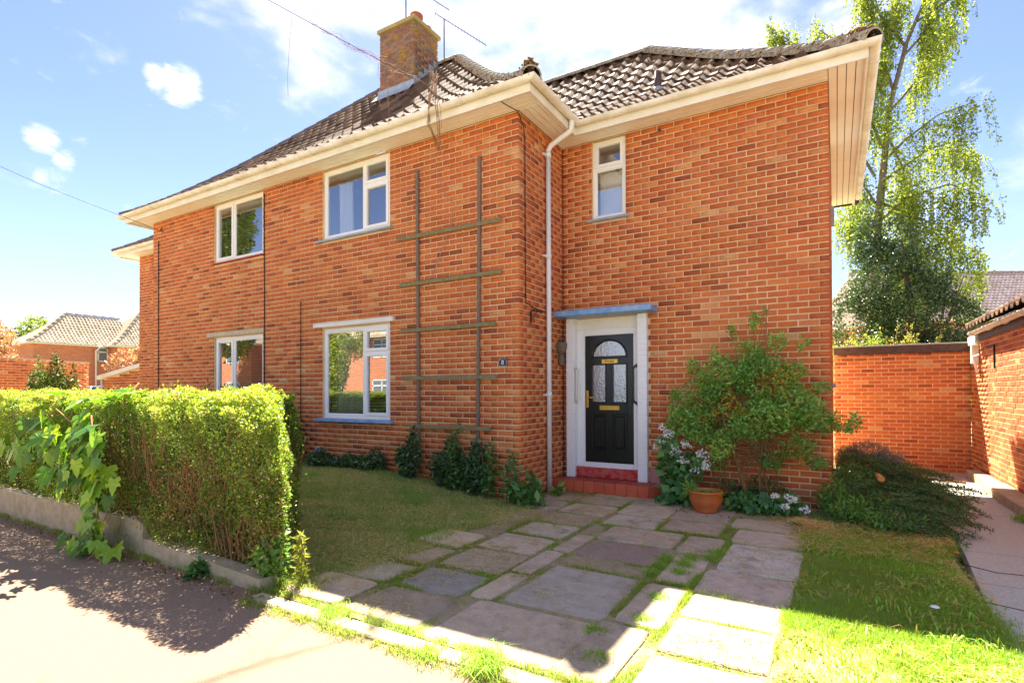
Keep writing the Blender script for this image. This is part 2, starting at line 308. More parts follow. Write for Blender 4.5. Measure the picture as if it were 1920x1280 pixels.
# ------------------------------------------------------------------ bricks
CPOS = np.array(CAM[:])
def px_area(c, n, a):
    d = np.array(c)-CPOS; r = np.linalg.norm(d); f = np.dot(-d/r, n)
    q = Vector(d); z = q.dot(fw)
    if z < .3 or f <= 0: return 0
    x = q.dot(r2)/z*1019.36; y = -q.dot(u2)/z*1019.36+84.6
    if abs(x) > 970 or abs(y) > 650: return 0
    return a*f/r/r
class Brickwork:
    """gathers the bricks of one thing; the ones that show largest become single parts"""
    def __init__(s, root, mobj=M_BRO, mmass=M_BRA, limit=300): s.root = root; s.b = []; s.mo = mobj; s.mm = mmass; s.limit = limit
    def wall(s, O, U, Nn, length, z0, z1, holes=(), parity=0, corner0=False, corner1=False, zoff=0.0, gate=None, topf=None):
        """O face origin, bricks laid along U with outward normal Nn"""
        O = Vector(O); U = Vector(U); Nn = Vector(Nn); c = 0; z = zoff
        while z < z1-.02:
            za, zb = max(z+.007, z0), min(z+.068, z1-.002)
            even = (c+parity) % 2 == 0
            segs = []; x = 0.0
            st = 0.0 if even else 0.1125
            if not even: segs.append((0, .1025, corner0))
            x = st; first = even
            while x < length-.02:
                e = min(x+.212, length); segs.append((x, e, (first and corner0) or (corner1 and e > length-.02))); x += .225; first = False
            if zb-za > .02:
                for (a, b, cn) in segs:
                    if corner0 and not even and a == 0: continue
                    parts = [(a, b, za, zb)]
                    for (h0, h1, hz0, hz1) in holes:
                        np_ = []
                        for (p, q, r_, t_) in parts:
                            if q <= h0 or p >= h1 or t_ <= hz0 or r_ >= hz1: np_.append((p, q, r_, t_)); continue
                            if p < h0-.015: np_.append((p, h0-.004, r_, t_))
                            if q > h1+.015: np_.append((h1+.004, q, r_, t_))
                        parts = np_
                    for (p, q, r_, t_) in parts:
                        if topf is not None and t_ > topf((p+q)/2): continue
                        if q-p > .02: s.b.append((O, U, Nn, p, q, r_, t_, .1025 if cn else .03, random.random()))
            z += .075; c += 1
    def build(s, label_mass='brickwork'):
        sc = []
        for i, (O, U, Nn, p, q, r_, t_, dp, tn) in enumerate(s.b):
            full = abs(t_-r_-.061) < .002 and abs(q-p-.212) < .002 and dp < .05
            c = O+U*((p+q)/2); c.z = (r_+t_)/2
            sc.append((px_area(c, np.array(Nn[:]), (q-p)*(t_-r_)) if full else 0, i))
        sc.sort(reverse=True); single = set(i for a, i in sc[:s.limit] if a > 0)
        meshes = []
        for k in range(6):
            mb = MB(); j = lambda: random.uniform(-.0018, .0018)
            mb.bbox(-.1060+j(), .1060+j(), 0, .03, -.0308+j(), .0308+j(), .003)
            me = bpy.data.meshes.new('brick'); me.from_pydata(mb.v, [], mb.f); me.materials.append(s.mo); me.update(); meshes.append(me)
        V = []; T = []
        for i, (O, U, Nn, p, q, r_, t_, dp, tn) in enumerate(s.b):
            jt = random.uniform(-.0015, .0025)
            if i in single:
                o = link('brick', meshes[i % 6], s.root)
                c = O+U*((p+q)/2)+Nn*jt; c.z = (r_+t_)/2
                o.location = c; o.rotation_euler = (0, 0, math.atan2(-Nn.x, Nn.y)+math.pi)
            else:
                a = O+U*p+Nn*jt; b = O+U*q+Nn*jt; a2 = a-Nn*dp; b2 = b-Nn*dp
                V += [(a.x, a.y, r_), (b.x, b.y, r_), (b2.x, b2.y, r_), (a2.x, a2.y, r_), (a.x, a.y, t_), (b.x, b.y, t_), (b2.x, b2.y, t_), (a2.x, a2.y, t_)]
                T += [tn]*8
        if V:
            n = len(V)//8; base = np.array([(0, 3, 2, 1), (4, 5, 6, 7), (0, 1, 5, 4), (1, 2, 6, 5), (2, 3, 7, 6), (3, 0, 4, 7)])
            F = (base[None]+8*np.arange(n)[:, None, None]).reshape(-1, 4)
            o = link('brickwork', mesh_np('brickwork', V, F, s.mm, T), s.root); o['kind'] = 'stuff'
def slab_with_holes(mb, O, U, Nn, length, z0, z1, holes, depth=.25, face=-.0035):
    """mortar backing cut into rectangles round the holes"""
    O = Vector(O); U = Vector(U); Nn = Vector(Nn)
    xs = sorted(set([.0065, length]+[h for hh in holes for h in hh[:2]])); zs = sorted(set([z0, z1]+[h for hh in holes for h in hh[2:]]))
    for i in range(len(xs)-1):
        for k in range(len(zs)-1):
            cx = (xs[i]+xs[i+1])/2; cz = (zs[k]+zs[k+1])/2
            if any(h[0] < cx < h[1] and h[2] < cz < h[3] for h in holes): continue
            a = O+U*xs[i]+Nn*face; b = O+U*xs[i+1]+Nn*face; a2 = a-Nn*depth; b2 = b-Nn*depth; p, q = zs[k], zs[k+1]
            mb.add([(a.x, a.y, p), (b.x, b.y, p), (b2.x, b2.y, p), (a2.x, a2.y, p), (a.x, a.y, q), (b.x, b.y, q), (b2.x, b2.y, q), (a2.x, a2.y, q)],
                   [(0, 3, 2, 1), (4, 5, 6, 7), (0, 1, 5, 4), (1, 2, 6, 5), (2, 3, 7, 6), (3, 0, 4, 7)])

# ------------------------------------------------------------------ pantiles
PROF_D = [(0, 5.12), (.3, 5.30), (.6, 5.50), (1.0, 5.82), (1.5, 6.24), (2.0, 6.72), (3.0, 7.70), (4.0, 8.70), (6.0, 10.7)]
def prof(u):
    xs = [a for a, _ in PROF_D]; zs = [b for _, b in PROF_D]; return float(np.interp(u, xs, zs))
def S_(t):   # pantile cross section over one cover width, 0..1
    return .036*math.cos(2*math.pi*(t-.80)) + .012*math.cos(4*math.pi*(t-.80))
class Tiles:
    def __init__(s, root, mo=M_TLO, mm=M_TLA, limit=300): s.root = root; s.t = []; s.mo = mo; s.mm = mm; s.limit = limit
    def slope(s, E, U, V, length, pf, clip, rows, tw=.25, g=.235, nseg=8):
        """E eave start, U along the eave, V inward; pf(u)->z ; clip(v)->(umin,umax)"""
        E = Vector((E[0], E[1], 0)); U = Vector((U[0], U[1], 0)); V = Vector((V[0], V[1], 0)); ncol = int(length/tw)+2
        for r in range(rows):
            v0 = r*g-.03; v1 = v0+g+.06
            lo0, hi0 = clip(max(v0, 0)); lo1, hi1 = clip(max(v1, 0))
            for c in range(ncol):
                ua = c*tw+random.uniform(-.002, .002); ub = ua+tw+.02
                if ub < min(lo0, lo1)+.02 or ua > max(hi0, hi1)-.02: continue
                lift = random.uniform(0, .006); cl = ua < max(lo0, lo1)-.001 or ub > min(hi0, hi1)+.001
                rows_ = []
                for (vv, lo, hi, h) in ((v0, lo0, hi0, .010), (v0, lo0, hi0, .044), (v1, lo1, hi1, .004)):
                    ln = []
                    for k in range(nseg+1):
                        t = k/nseg; u = ua+(ub-ua)*t; uc = min(max(u, lo), hi); q = E+U*uc+V*vv
                        ln.append((q.x, q.y, (pf(vv) if vv > 0 else pf(0)+vv*.6)+h+lift+S_(t*1.08)))
                    rows_.append(ln)
                ctr = E+U*(ua+tw/2)+V*(v0+g/2); ctr.z = pf(max(v0+g/2, 0))
                s.t.append((rows_, ctr, cl, -V, random.random()))
    def build(s):
        sc = []
        for i, (rw, c, cl, nv, tn) in enumerate(s.t):
            n = np.array((nv.x*.7, nv.y*.7, .7)); sc.append((0 if cl else px_area(c, n, .06), i))
        sc.sort(reverse=True); single = set(i for a, i in sc[:s.limit] if a > 0)
        V = []; T = []; F = []; cache = {}
        for i, (rw, c, cl, nv, tn) in enumerate(s.t):
            vs = [p for ln in rw for p in ln]; m = len(rw[0])
            fs = [(r*m+k, r*m+k+1, (r+1)*m+k+1, (r+1)*m+k) for r in range(2) for k in range(m-1)]
            if i in single:
                key = (round(c.y, 2), round(c.z, 2), round(nv.x), round(nv.y))
                if key not in cache:
                    me = bpy.data.meshes.new('roof_tile'); me.from_pydata([(p[0]-c.x, p[1]-c.y, p[2]-c.z) for p in vs], [], fs)
                    for p in me.polygons: p.use_smooth = False
                    me.materials.append(s.mo); me.update(); cache[key] = me
                link('roof_tile', cache[key], s.root, c)
            else:
                b = len(V); V += vs; T += [tn]*len(vs); F += [tuple(a+b for a in f) for f in fs]
        if V: o = link('roof_tiles', mesh_np('roof_tiles', V, F, s.mm, T), s.root); o['kind'] = 'stuff'
def ridge_run(root, pts, rad, matl, step=.33, name='ridge_tile', bonnet=False):
    """half round tiles laid along a polyline of 3D points"""
    pts = [Vector(p) for p in pts]; segs = []
    tot = 0; L = [0]
    for a, b in zip(pts, pts[1:]): tot += (b-a).length; L.append(tot)
    def at(s_):
        s_ = min(max(s_, 0), tot)
        for i in range(len(pts)-1):
            if s_ <= L[i+1]+1e-6: return pts[i].lerp(pts[i+1], (s_-L[i])/(L[i+1]-L[i]))
        return pts[-1]
    s_ = 0; k = 0
    while s_ < tot-.05:
        a = at(s_); b = at(min(s_+step+.05, tot)); d = (b-a).normalized(); side = d.cross(Vector((0, 0, 1))).normalized(); upv = side.cross(d)
        mb = MB(); vs = []; nn = 9
        for (p, rr) in ((a, rad*1.07), (b, rad*.96)):
            for q in range(nn):
                an = math.pi*q/(nn-1)*1.12-.06*math.pi; vs.append(p+side*math.cos(an)*rr+upv*(math.sin(an)*rr*.92-.03))
        for q in range(nn):
            an = math.pi*q/(nn-1)*1.12-.06*math.pi; rr = rad*.90; vs.append(a+side*math.cos(an)*rr+upv*(math.sin(an)*rr*.92-.03))
        fs = [(q, q+1, nn+q+1, nn+q) for q in range(nn-1)]+[(q+1, q, 2*nn+q, 2*nn+q+1) for q in range(nn-1)]
        mb.add(vs, fs, True); mb.build(name, matl, root); s_ += step; k += 1

# ================================================================== HOUSE
D_, L_, W_, H_ = 1.316, 9.046, 3.444, 5.035
OV = .365                                        # soffit overhang
XL, XLW = -L_, -L_-W_
house = thing('brick_house', 'pair of orange brick semi-detached homes with hipped pantile roof and cream eaves', 'house', (0, 0, 0))
BW = Brickwork(house)
ZB = -.15
winU_R = (-3.715, -2.232, 3.885, 5.03); winL_R = (-3.715, -2.232, .990, 2.44)
winU_L = (-6.79, -5.287, 3.885, 5.03); winL_L = (-6.785, -5.285, .990, 2.458)
holesA = [winU_R, winL_R, winU_L, winL_L]
# wall A runs from its right corner leftwards: u = -x
hA = [(-b, -a, c, d) for a, b, c, d in holesA]
winB = (.476, .976, 3.885, 5.03); doorhole = (.095, 1.287, -.2, 2.47)
walls = [((0, 0, 0), (-1, 0, 0), (0, -1, 0), L_, hA, 0, True), ((0, 0, 0), (0, 1, 0), (1, 0, 0), D_, [], 1, True),
         ((W_, D_, 0), (-1, 0, 0), (0, -1, 0), W_, [(W_-winB[1], W_-winB[0], winB[2], winB[3]), (W_-doorhole[1], W_-doorhole[0], -.2, doorhole[3])], 0, True),
         ((W_, D_, 0), (0, 1, 0), (1, 0, 0), 4.7, [(1.2, 2.0, 3.9, 5.03), (1.2, 2.2, 1.5, 2.5)], 1, True),
         ((XL, 0, 0), (0, 1, 0), (-1, 0, 0), D_, [], 1, False), ((XL, D_, 0), (-1, 0, 0), (0, -1, 0), W_, [(1.5, 2.0, 3.9, 5.03)], 0, False),
         ((XLW, D_, 0), (0, 1, 0), (-1, 0, 0), 4.7, [], 1, False)]
mw = MB()
for (O, U, Nn, ln, hl, par, cr) in walls:
    slab_with_holes(mw, O, U, Nn, ln-(.007 if cr else 0), ZB, H_, hl, depth=.2)
    BW.wall(O, U, Nn, ln, ZB, H_, hl, par, corner0=cr, zoff=-.15)
mw.box(XLW+.01, W_-.01, 5.8, D_+4.69, ZB, H_)
mw.build('mortar_wall', M_MORTAR, house)
BW.build()

# rooms behind the windows
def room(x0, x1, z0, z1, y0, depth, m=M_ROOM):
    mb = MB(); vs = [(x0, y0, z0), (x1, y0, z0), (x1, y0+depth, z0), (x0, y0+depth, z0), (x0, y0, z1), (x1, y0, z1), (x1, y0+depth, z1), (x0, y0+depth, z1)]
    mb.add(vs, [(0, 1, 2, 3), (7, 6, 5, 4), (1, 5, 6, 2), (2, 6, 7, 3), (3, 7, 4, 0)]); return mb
def window(parent, x0, x1, z0, z1, y, layout, sill=None, lintel=None, rec=.035, fr=.065, inside=None):
    """layout: list of (x0,x1,z0,z1,opening) pane fields in frame coordinates"""
    f = MB()
    fy0, fy1 = y+rec, y+rec+.07
    xs = sorted(set([x0, x1])); f.bbox(x0, x1, fy0, fy1, z0, z0+fr, .004); f.bbox(x0, x1, fy0, fy1, z1-fr, z1, .004)
    f.bbox(x0, x0+fr, fy0+.001, fy1-.001, z0+fr-.003, z1-fr+.003, .003); f.bbox(x1-fr, x1, fy0+.001, fy1-.001, z0+fr-.003, z1-fr+.003, .003)
    done = set()
    for (a, b, c, d, op) in layout:
        if a > x0+fr+.01: f.bbox(a-.028, a+.028, fy0+.001, fy1-.002, z0+fr-.003, z1-fr+.003, .003) if ('m', round(a, 2)) not in done else None; done.add(('m', round(a, 2)))
        if c > z0+fr+.01: f.bbox(a, b, fy0+.002, fy1-.003, c-.028, c+.028, .003)
    wo = f.build('window', M_UPVC, parent)
    for (a, b, c, d, op) in layout:
        a2 = a+(.028 if a > x0+fr+.01 else 0); b2 = b-(.028 if b < x1-fr-.01 else 0); c2 = c+(.028 if c > z0+fr+.01 else 0); d2 = d-(.028 if d < z1-fr-.01 else 0)
        if op:
            s = MB(); sw = .048; a3, b3, c3, d3 = a2-.012, b2+.012, c2-.012, d2+.012; sy0, sy1 = fy0-.018, fy0+.03
            s.bbox(a3, b3, sy0, sy1, c3, c3+sw, .004); s.bbox(a3, b3, sy0, sy1, d3-sw, d3, .004)
            s.bbox(a3, a3+sw, sy0+.001, sy1, c3+sw-.003, d3-sw+.003, .004); s.bbox(b3-sw, b3, sy0+.001, sy1, c3+sw-.003, d3-sw+.003, .004)
            s.build('sash', M_UPVC, wo); a2, b2, c2, d2 = a3+sw, b3-sw, c3+sw, d3-sw
        else:
            s = MB(); bw = .014
            s.box(a2, b2, fy0+.012, fy0+.03, c2, c2+bw); s.box(a2, b2, fy0+.012, fy0+.03, d2-bw, d2); s.box(a2, a2+bw, fy0+.0125, fy0+.03, c2+bw, d2-bw); s.box(b2-bw, b2, fy0+.0125, fy0+.03, c2+bw, d2-bw)
            s.build('glazing_bead', M_UPVC, wo); a2 += bw; b2 -= bw; c2 += bw; d2 -= bw
        gp = MB(); gp.box(a2-.004, b2+.004, fy0+.020, fy0+.026, c2-.004, d2+.004); gp.m = [1, 1, 0, 1, 1, 1]; gp.build('pane', [M_GLASS, M_CLEAR], wo)
    if sill: m_, ox0, ox1, h, pr = sill; s = MB(); s.bbox(x0-ox0, x1+ox1, y-pr, y+.06, z0-h, z0-.002, .008); s.build('sill', m_, wo)
    if lintel: m_, ox0, ox1, h, pr, dz = lintel; s = MB(); s.bbox(x0-ox0, x1+ox1, y-pr, y+.04, z1+dz, z1+dz+h, .006); s.build('lintel', m_, wo)
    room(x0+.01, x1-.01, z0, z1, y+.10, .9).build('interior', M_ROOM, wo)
    return wo
def curtain(wo, x0, x1, z0, z1, y, m, waves=9, amp=.03):
    mb = MB(); n = waves*6; vs = []
    for k in range(n+1):
        t = k/n; x = x0+(x1-x0)*t; yy = y+amp*math.sin(t*waves*2*math.pi)+.012*math.sin(t*31); vs += [(x, yy, z0), (x+.01*math.sin(k), yy-.01, z1)]
    mb.add(vs, [(2*k, 2*k+2, 2*k+3, 2*k+1) for k in range(n)], True); mb.build('curtain', m, wo)
def blind(wo, x0, x1, z0, z1, y, m=M_BLIND, step=.03, w_=.02):
    mb = MB(); z = z1
    while z > z0:
        mb.add([(x0, y-w_/2, z-.004), (x1, y-w_/2, z-.004), (x1, y+w_/2, z+.004), (x0, y+w_/2, z+.004)], [(0, 1, 2, 3)]); z -= step
    for xx in (x0+.12, x1-.12): mb.box(xx, xx+.003, y-.012, y-.010, z0, z1)
    mb.build('venetian_blind', m, wo)
f_ = .065
x0, x1, z0, z1 = winU_R; mx_ = -2.80
wo = window(house, x0, x1, z0, z1-.01, 0, [(x0+f_, mx_, z0+f_, z1-f_-.01, 0), (mx_, x1-f_, z0+f_, 4.62, 1), (mx_, x1-f_, 4.62, z1-f_-.01, 1)], sill=(M_GREYSILL, .13, .05, .035, .06))
curtain(wo, -3.55, -3.22, z0+.1, z1-.2, .22, M_CURT, 5); curtain(wo, -2.5, -2.3, z0+.1, z1-.2, .24, M_CURT, 3)
x0, x1, z0, z1 = winL_R
wo = window(house, x0, x1, z0, z1, 0, [(x0+f_, mx_, z0+f_, z1-f_, 0), (mx_, x1-f_, z0+f_, 2.02, 1), (mx_, x1-f_, 2.02, z1-f_, 1)],
            sill=(M_BLUE, .11, .07, .055, .07), lintel=(M_LINTELW, .19, .09, .07, .045, .02))
curtain(wo, -3.62, -2.95, z0+.08, z1-.1, .24, M_CURTD, 8, .035); blind(wo, -3.64, -2.3, z0+.07, z1-.1, .13, step=.05, w_=.03)
x0, x1, z0, z1 = winU_L; mx_ = -6.20
wo = window(house, x0, x1, z0, z1-.01, 0, [(x0+f_, mx_, z0+f_, z1-f_-.01, 1), (mx_, x1-f_, z0+f_, z1-f_-.01, 0)], sill=(M_REDSILL, .03, .03, .03, .05))
blind(wo, x0+.08, x1-.08, z0+.08, z1-.1, .13, step=.042, w_=.03)
x0, x1, z0, z1 = winL_L
wo = window(house, x0, x1, z0, z1, 0, [(x0+f_, mx_, z0+f_, z1-f_, 1), (mx_, x1-f_, z0+f_, z1-f_, 0)], sill=(M_BLUE, .08, .05, .05, .06), lintel=(M_LINTEL, .21, .06, .085, .035, .015))
blind(wo, x0+.08, x1-.08, z0+.08, z1-.1, .13, step=.042, w_=.03)
x0, x1, z0, z1 = winB
wo = window(house, x0, x1, z0, z1-.01, D_, [(x0+.05, x1-.05, z0+.05, 4.62, 0), (x0+.05, x1-.05, 4.62, z1-.06, 1)], sill=(M_GREYSILL, .07, .05, .035, .06), fr=.05)
curtain(wo, x0+.05, x1-.05, z0+.05, 4.6, D_+.2, M_CURT, 2, .02)
window(house, XL-2.0, XL-1.5, 3.9, 5.02, D_, [(XL-1.95, XL-1.55, 3.95, 4.62, 0), (XL-1.95, XL-1.55, 4.62, 4.97, 1)], sill=(M_GREYSILL, .05, .05, .035, .05), fr=.05)
# edge-on windows of the right flank
for (za, zb, ya) in ((3.9, 5.02, D_+1.2), (1.5, 2.5, D_+1.2)):
    s = MB(); s.box(W_-.06, W_-.02, ya, ya+.8, za, zb); s.build('side_window', M_UPVC, house)
    s = MB(); s.bbox(W_-.02, W_+.05, ya-.05, ya+.85, za-.05, za-.002, .005); s.build('side_sill', M_GREYSILL, house)

# ---- roof
EO = .44                                          # roof edge beyond the wall
RX0, RX1, RY = XL-EO, EO, -EO                     # front block eaves
WX1, WY = W_+EO, D_-EO                            # right wing eaves
RIDGE_Y = 3.50; RU = RIDGE_Y-RY
WRY = 3.80; WRU = WRY-WY; WAX = .58               # wing ridge, its apex
XC = (RX0+RX1)/2
TL = Tiles(house)
mirr = lambda x: 2*XC-x
TL.slope((RX0, RY), (1, 0), (0, 1), RX1-RX0, prof, lambda v: (v, RX1-RX0-v), int(RU/.235)+1)
hipk = (WX1-WAX)/WRU
TL.slope((RX1-3.2, WY), (1, 0), (0, 1), WX1-RX1+3.2, prof, lambda v: (3.2-v, WX1-RX1+3.2-v*hipk), int(WRU/.235)+1)
TL.slope((RX0-W_, WY), (1, 0), (0, 1), W_+3.2, prof, lambda v: (v*hipk, W_+v), int(WRU/.235)+1)
TL.slope((RX1, RY), (0, 1), (-1, 0), 5, prof, lambda v: (v, WY-RY+v), int(RU/.235))
TL.slope((WX1, WY), (0, 1), (-1, 0), 5.9, lambda v: prof(v/hipk), lambda v: (v/hipk, 5.9-v/hipk), int((WX1-WAX)/.235))
TL.build()
# timber deck below the tiles and the rear slopes
mb = MB()
def deck(mb, quads):
    for q in quads: mb.add([Vector(p)-Vector((0, 0, .045)) for p in q], [tuple(range(len(q)))])
us = [0, .3, .6, 1, 1.5, 2, 3]
def strips(cl, E, U, V, umax, pf=prof):
    uu = [u for u in us if u < umax]+[umax]
    for a, b in zip(uu, uu[1:]):
        la, ha = cl(a); lb, hb = cl(b); P = lambda u, v: (E[0]+U[0]*u+V[0]*v, E[1]+U[1]*u+V[1]*v, pf(v)-.03)
        mb.add([P(la, a), P(ha, a), P(hb, b), P(lb, b)], [(0, 1, 2, 3)])
strips(lambda v: (v, RX1-RX0-v), (RX0, RY), (1, 0), (0, 1), RU)
strips(lambda v: (3.2-v, WX1-RX1+3.2-v*hipk), (RX1-3.2, WY), (1, 0), (0, 1), WRU)
strips(lambda v: (v*hipk, W_+v), (RX0-W_, WY), (1, 0), (0, 1), WRU)
strips(lambda v: (v, WY-RY+v), (RX1, RY), (0, 1), (-1, 0), RU)
strips(lambda v: (v, WY-RY+v), (RX0, RY), (0, 1), (1, 0), RU)
strips(lambda v: (v/hipk, 5.9-v/hipk), (WX1, WY), (0, 1), (-1, 0), WX1-WAX, lambda v: prof(v/hipk))
strips(lambda v: (v/hipk, 5.9-v/hipk), (RX0-W_, WY), (0, 1), (1, 0), WX1-WAX, lambda v: prof(v/hipk))
rz = prof(RU); wz = prof(WRU); BY = 2*WRY-WY
mb.add([(RX0+RU, RIDGE_Y, rz-.03), (RX1-RU, RIDGE_Y, rz-.03), (RX1, 7.0, 5.2), (RX0, 7.0, 5.2)], [(0, 1, 2, 3)])
mb.add([(RX1-RU, RIDGE_Y, rz-.03), (RX1-2.7, WRY, wz-.03), (RX1, 7.0, 5.2)], [(0, 1, 2)])
mb.add([(RX1-3, WRY, wz-.03), (WAX, WRY, wz-.03), (WX1, BY, 5.1), (RX1-3, BY, 5.1)], [(0, 1, 2, 3)])
mb.add([(mirr(RX1-3), WRY, wz-.03), (mirr(WAX), WRY, wz-.03), (mirr(WX1), BY, 5.1), (mirr(RX1-3), BY, 5.1)], [(0, 1, 2, 3)])
mb.build('roof_deck', M_UNDER, house)
def hipline(x, y, dx, dy, umax, k=1.0, lift=.05):
    pts = []
    for i in range(15):
        u = umax*i/14; pts.append((x+dx*u*k, y+dy*u, prof(u)+lift))
    return pts
ridge_run(house, hipline(RX0, RY, 1, 1, RU), .085, M_RIDGE_D, name='hip_tile')
ridge_run(house, hipline(RX1, RY, -1, 1, RU), .12, M_RIDGE_P, name='hip_tile')
ridge_run(house, hipline(WX1, WY, -1, 1, WRU, hipk), .12, M_RIDGE_P, name='hip_tile')
ridge_run(house, hipline(RX0-W_, WY, 1, 1, WRU, hipk), .085, M_RIDGE_D, name='hip_tile')
ridge_run(house, [(RX0+RU, RIDGE_Y, rz+.05), (RX1-RU, RIDGE_Y, rz+.05)], .12, M_RIDGE_P)
ridge_run(house, [(RX1-WRU+.1, WRY, wz+.05), (WAX, WRY, wz+.05)], .11, M_RIDGE_P)
# crumbling mortar clumps and moss beside the hips
def clumps(name, pts, n, spread, size, matl, parent, up_=0.0):
    V = []; F = []
    for i in range(n):
        t = random.random()*(len(pts)-1); k = int(t); p = Vector(pts[k]).lerp(Vector(pts[min(k+1, len(pts)-1)]), t-k)
        c = p+Vector((random.gauss(0, spread), random.gauss(0, spread), random.gauss(0, spread*.5)+up_)); s_ = size*random.uniform(.5, 1.4); b = len(V)
        for a in range(6):
            d = [(1, 0, 0), (-1, 0, 0), (0, 1, 0), (0, -1, 0), (0, 0, 1), (0, 0, -1)][a]; V.append(tuple(c[j]+d[j]*s_*random.uniform(.6, 1.3) for j in range(3)))
        F += [(b+4, b, b+2), (b+4, b+2, b+1), (b+4, b+1, b+3), (b+4, b+3, b), (b+5, b+2, b), (b+5, b+1, b+2), (b+5, b+3, b+1), (b+5, b, b+3)]
    o = link(name, mesh_np(name, V, F, matl), parent); o['kind'] = 'stuff'; return o
hp = [Vector(p)-Vector((.05, .12, .03)) for p in hipline(RX1, RY, -1, 1, RU)]
clumps('roof_moss', hp, 300, .04, .012, M_MOSSY, house)
hp = [Vector(p)-Vector((.05, .12, .03)) for p in hipline(WX1, WY, -1, 1, WRU, hipk)]
clumps('roof_moss', hp, 300, .04, .012, M_MOSSY, house)
clumps('hip_end_mortar', [(RX1-.02, RY+.03, 5.27), (RX1-.12, RY+.1, 5.36)], 50, .035, .032, M_MOSSY, house)
clumps('hip_end_mortar', [(WX1-.03, WY+.03, 5.25), (WX1-.18, WY+.12, 5.35)], 50, .035, .03, M_MOSSY, house)
# vent tile pipe on the wing roof
s = MB(); s.tube([(1.27, 1.93, prof(1.0)-.1), (1.27, 1.93, prof(1.0)+.30)], .055, 10); s.build('vent_pipe', M_FASDARK, house)
s = MB(); s.tube([(1.27, 1.93, prof(1.0)-.05), (1.27, 1.93, prof(1.0)+.05)], .085, 10); s.build('vent_collar', M_LEAD, house)

# ---- soffit, fascia, gutter
GZ = .003
def boards(x0, x1, y0, y1, along, nb=4):
    for k in range(nb):
        s = MB(); g = .0045
        if along == 'x': w_ = (y1-y0)/nb; s.bbox(x0, x1, y0+k*w_+g, y0+(k+1)*w_-g, H_, H_+.012, .002)
        else: w_ = (x1-x0)/nb; s.bbox(x0+k*w_+g, x0+(k+1)*w_-g, y0, y1, H_, H_+.012, .002)
        s.build('soffit_board', M_SOFFIT, house)
boards(XL-OV, OV, -OV, -.002, 'x'); boards(.002, OV, 0.002, D_-OV-.002, 'y'); boards(.002, W_-.002, D_-OV, D_-.002, 'x')
boards(W_+.002, W_+OV, D_-OV, D_+3.35, 'y'); boards(W_+.002, W_+OV, D_+3.356, D_+5.05, 'y')
boards(XLW-OV, XL-.002, D_-OV, D_-.002, 'x'); boards(XL-OV, XL-.002, .002, D_-OV-.002, 'y', 4); boards(XLW-OV, XLW-.002, D_, D_+5.05, 'y')
mb = MB()
for (a, b, c, d) in ((XL-OV, OV, -OV, 0), (0, OV, 0, D_), (0, W_+OV, D_-OV, D_), (W_, W_+OV, D_, D_+5.05), (XLW-OV, XL, D_-OV, D_), (XL-OV, XL, 0, D_), (XLW-OV, XLW, D_, D_+5.05)):
    mb.box(a, b, c, d, H_+.014, H_+.02)
mb.build('soffit_backing', M_GROOVE, house)
def sweep(path, prof2, name, m, parent, closed=False):
    """path of (x,y) points, axis aligned; profile of (out, z)"""
    n = len(path); vs = []
    for i, p in enumerate(path):
        def nrm(a, b): d = Vector((b[0]-a[0], b[1]-a[1])).normalized(); return Vector((d.y, -d.x))
        n1 = nrm(path[i-1], p) if i > 0 else None; n2 = nrm(p, path[i+1]) if i < n-1 else None
        if n1 is None: o = n2
        elif n2 is None: o = n1
        else: o = n1+n2; o = o/max(o.dot(n1), .2)
        for (q, z) in prof2: vs.append((p[0]+o.x*q, p[1]+o.y*q, z))
    k = len(prof2); fs = [(i*k+j, (i+1)*k+j, (i+1)*k+j+1, i*k+j+1) for i in range(n-1) for j in range(k-1)]
    mb = MB(); mb.add(vs, fs); return mb.build(name, m, parent)
pathR = [(XL-OV, D_-OV), (XL-OV, -OV), (OV, -OV), (OV, D_-OV), (W_+OV, D_-OV), (W_+OV, D_+5.05)]
pathL = [(XLW-OV, D_+5.05), (XLW-OV, D_-OV), (XL-OV-.0, D_-OV)]
fp = [(-.015, 5.2), (-.015, 5.0), (0.0, 4.995), (.018, 4.995), (.02, 5.0), (.02, 5.185), (-.015, 5.2)]
GR = .058; gp_ = [(.022+GR+(GR)*math.cos(math.pi*(1+q/10)), 5.135+GR*1.0*math.sin(math.pi*(1+q/10))) for q in range(11)]
gp_ = gp_+[(.022+2*GR-.006, 5.137), (.022+2*GR-.006, 5.133)]+[(.022+GR+(GR-.005)*math.cos(math.pi*(2-q/10)), 5.133+(GR-.005)*math.sin(math.pi*(2-q/10))) for q in range(1, 11)]
for pth in (pathR, pathL):
    sweep(pth, fp, 'fascia', M_FASCIA, house); g = sweep(pth, gp_, 'gutter', M_GUTTER, house)
def gutter_fix(x, y, along):
    mb = MB(); r0 = GR+.006; pts = []
    for q in range(11):
        an = math.pi*(1+q/10); a_ = .022+GR+r0*math.cos(an); z = 5.135+r0*math.sin(an); pts.append((a_, z))
    w_ = .03; vs = []
    for (a_, z) in pts:
        for s_ in (-w_, w_):
            vs.append((x+s_, y-a_, z) if along == 'x' else (x+a_, y+s_, z))
    mb.add(vs, [(2*k, 2*k+1, 2*k+3, 2*k+2) for k in range(10)], True); mb.build('gutter_bracket', M_GUTTER, house)
for x in np.arange(XL-.1, .3, .95): gutter_fix(x, -OV, 'x')
for y in (.1, .7): gutter_fix(OV, y, 'y')
for x in np.arange(.95, W_+.3, .85): gutter_fix(x, D_-OV, 'x')
for y in np.arange(1.3, 6.2, .9): gutter_fix(W_+OV, y, 'y')
for x in np.arange(XLW, XL-.4, .9): gutter_fix(x, D_-OV, 'x')

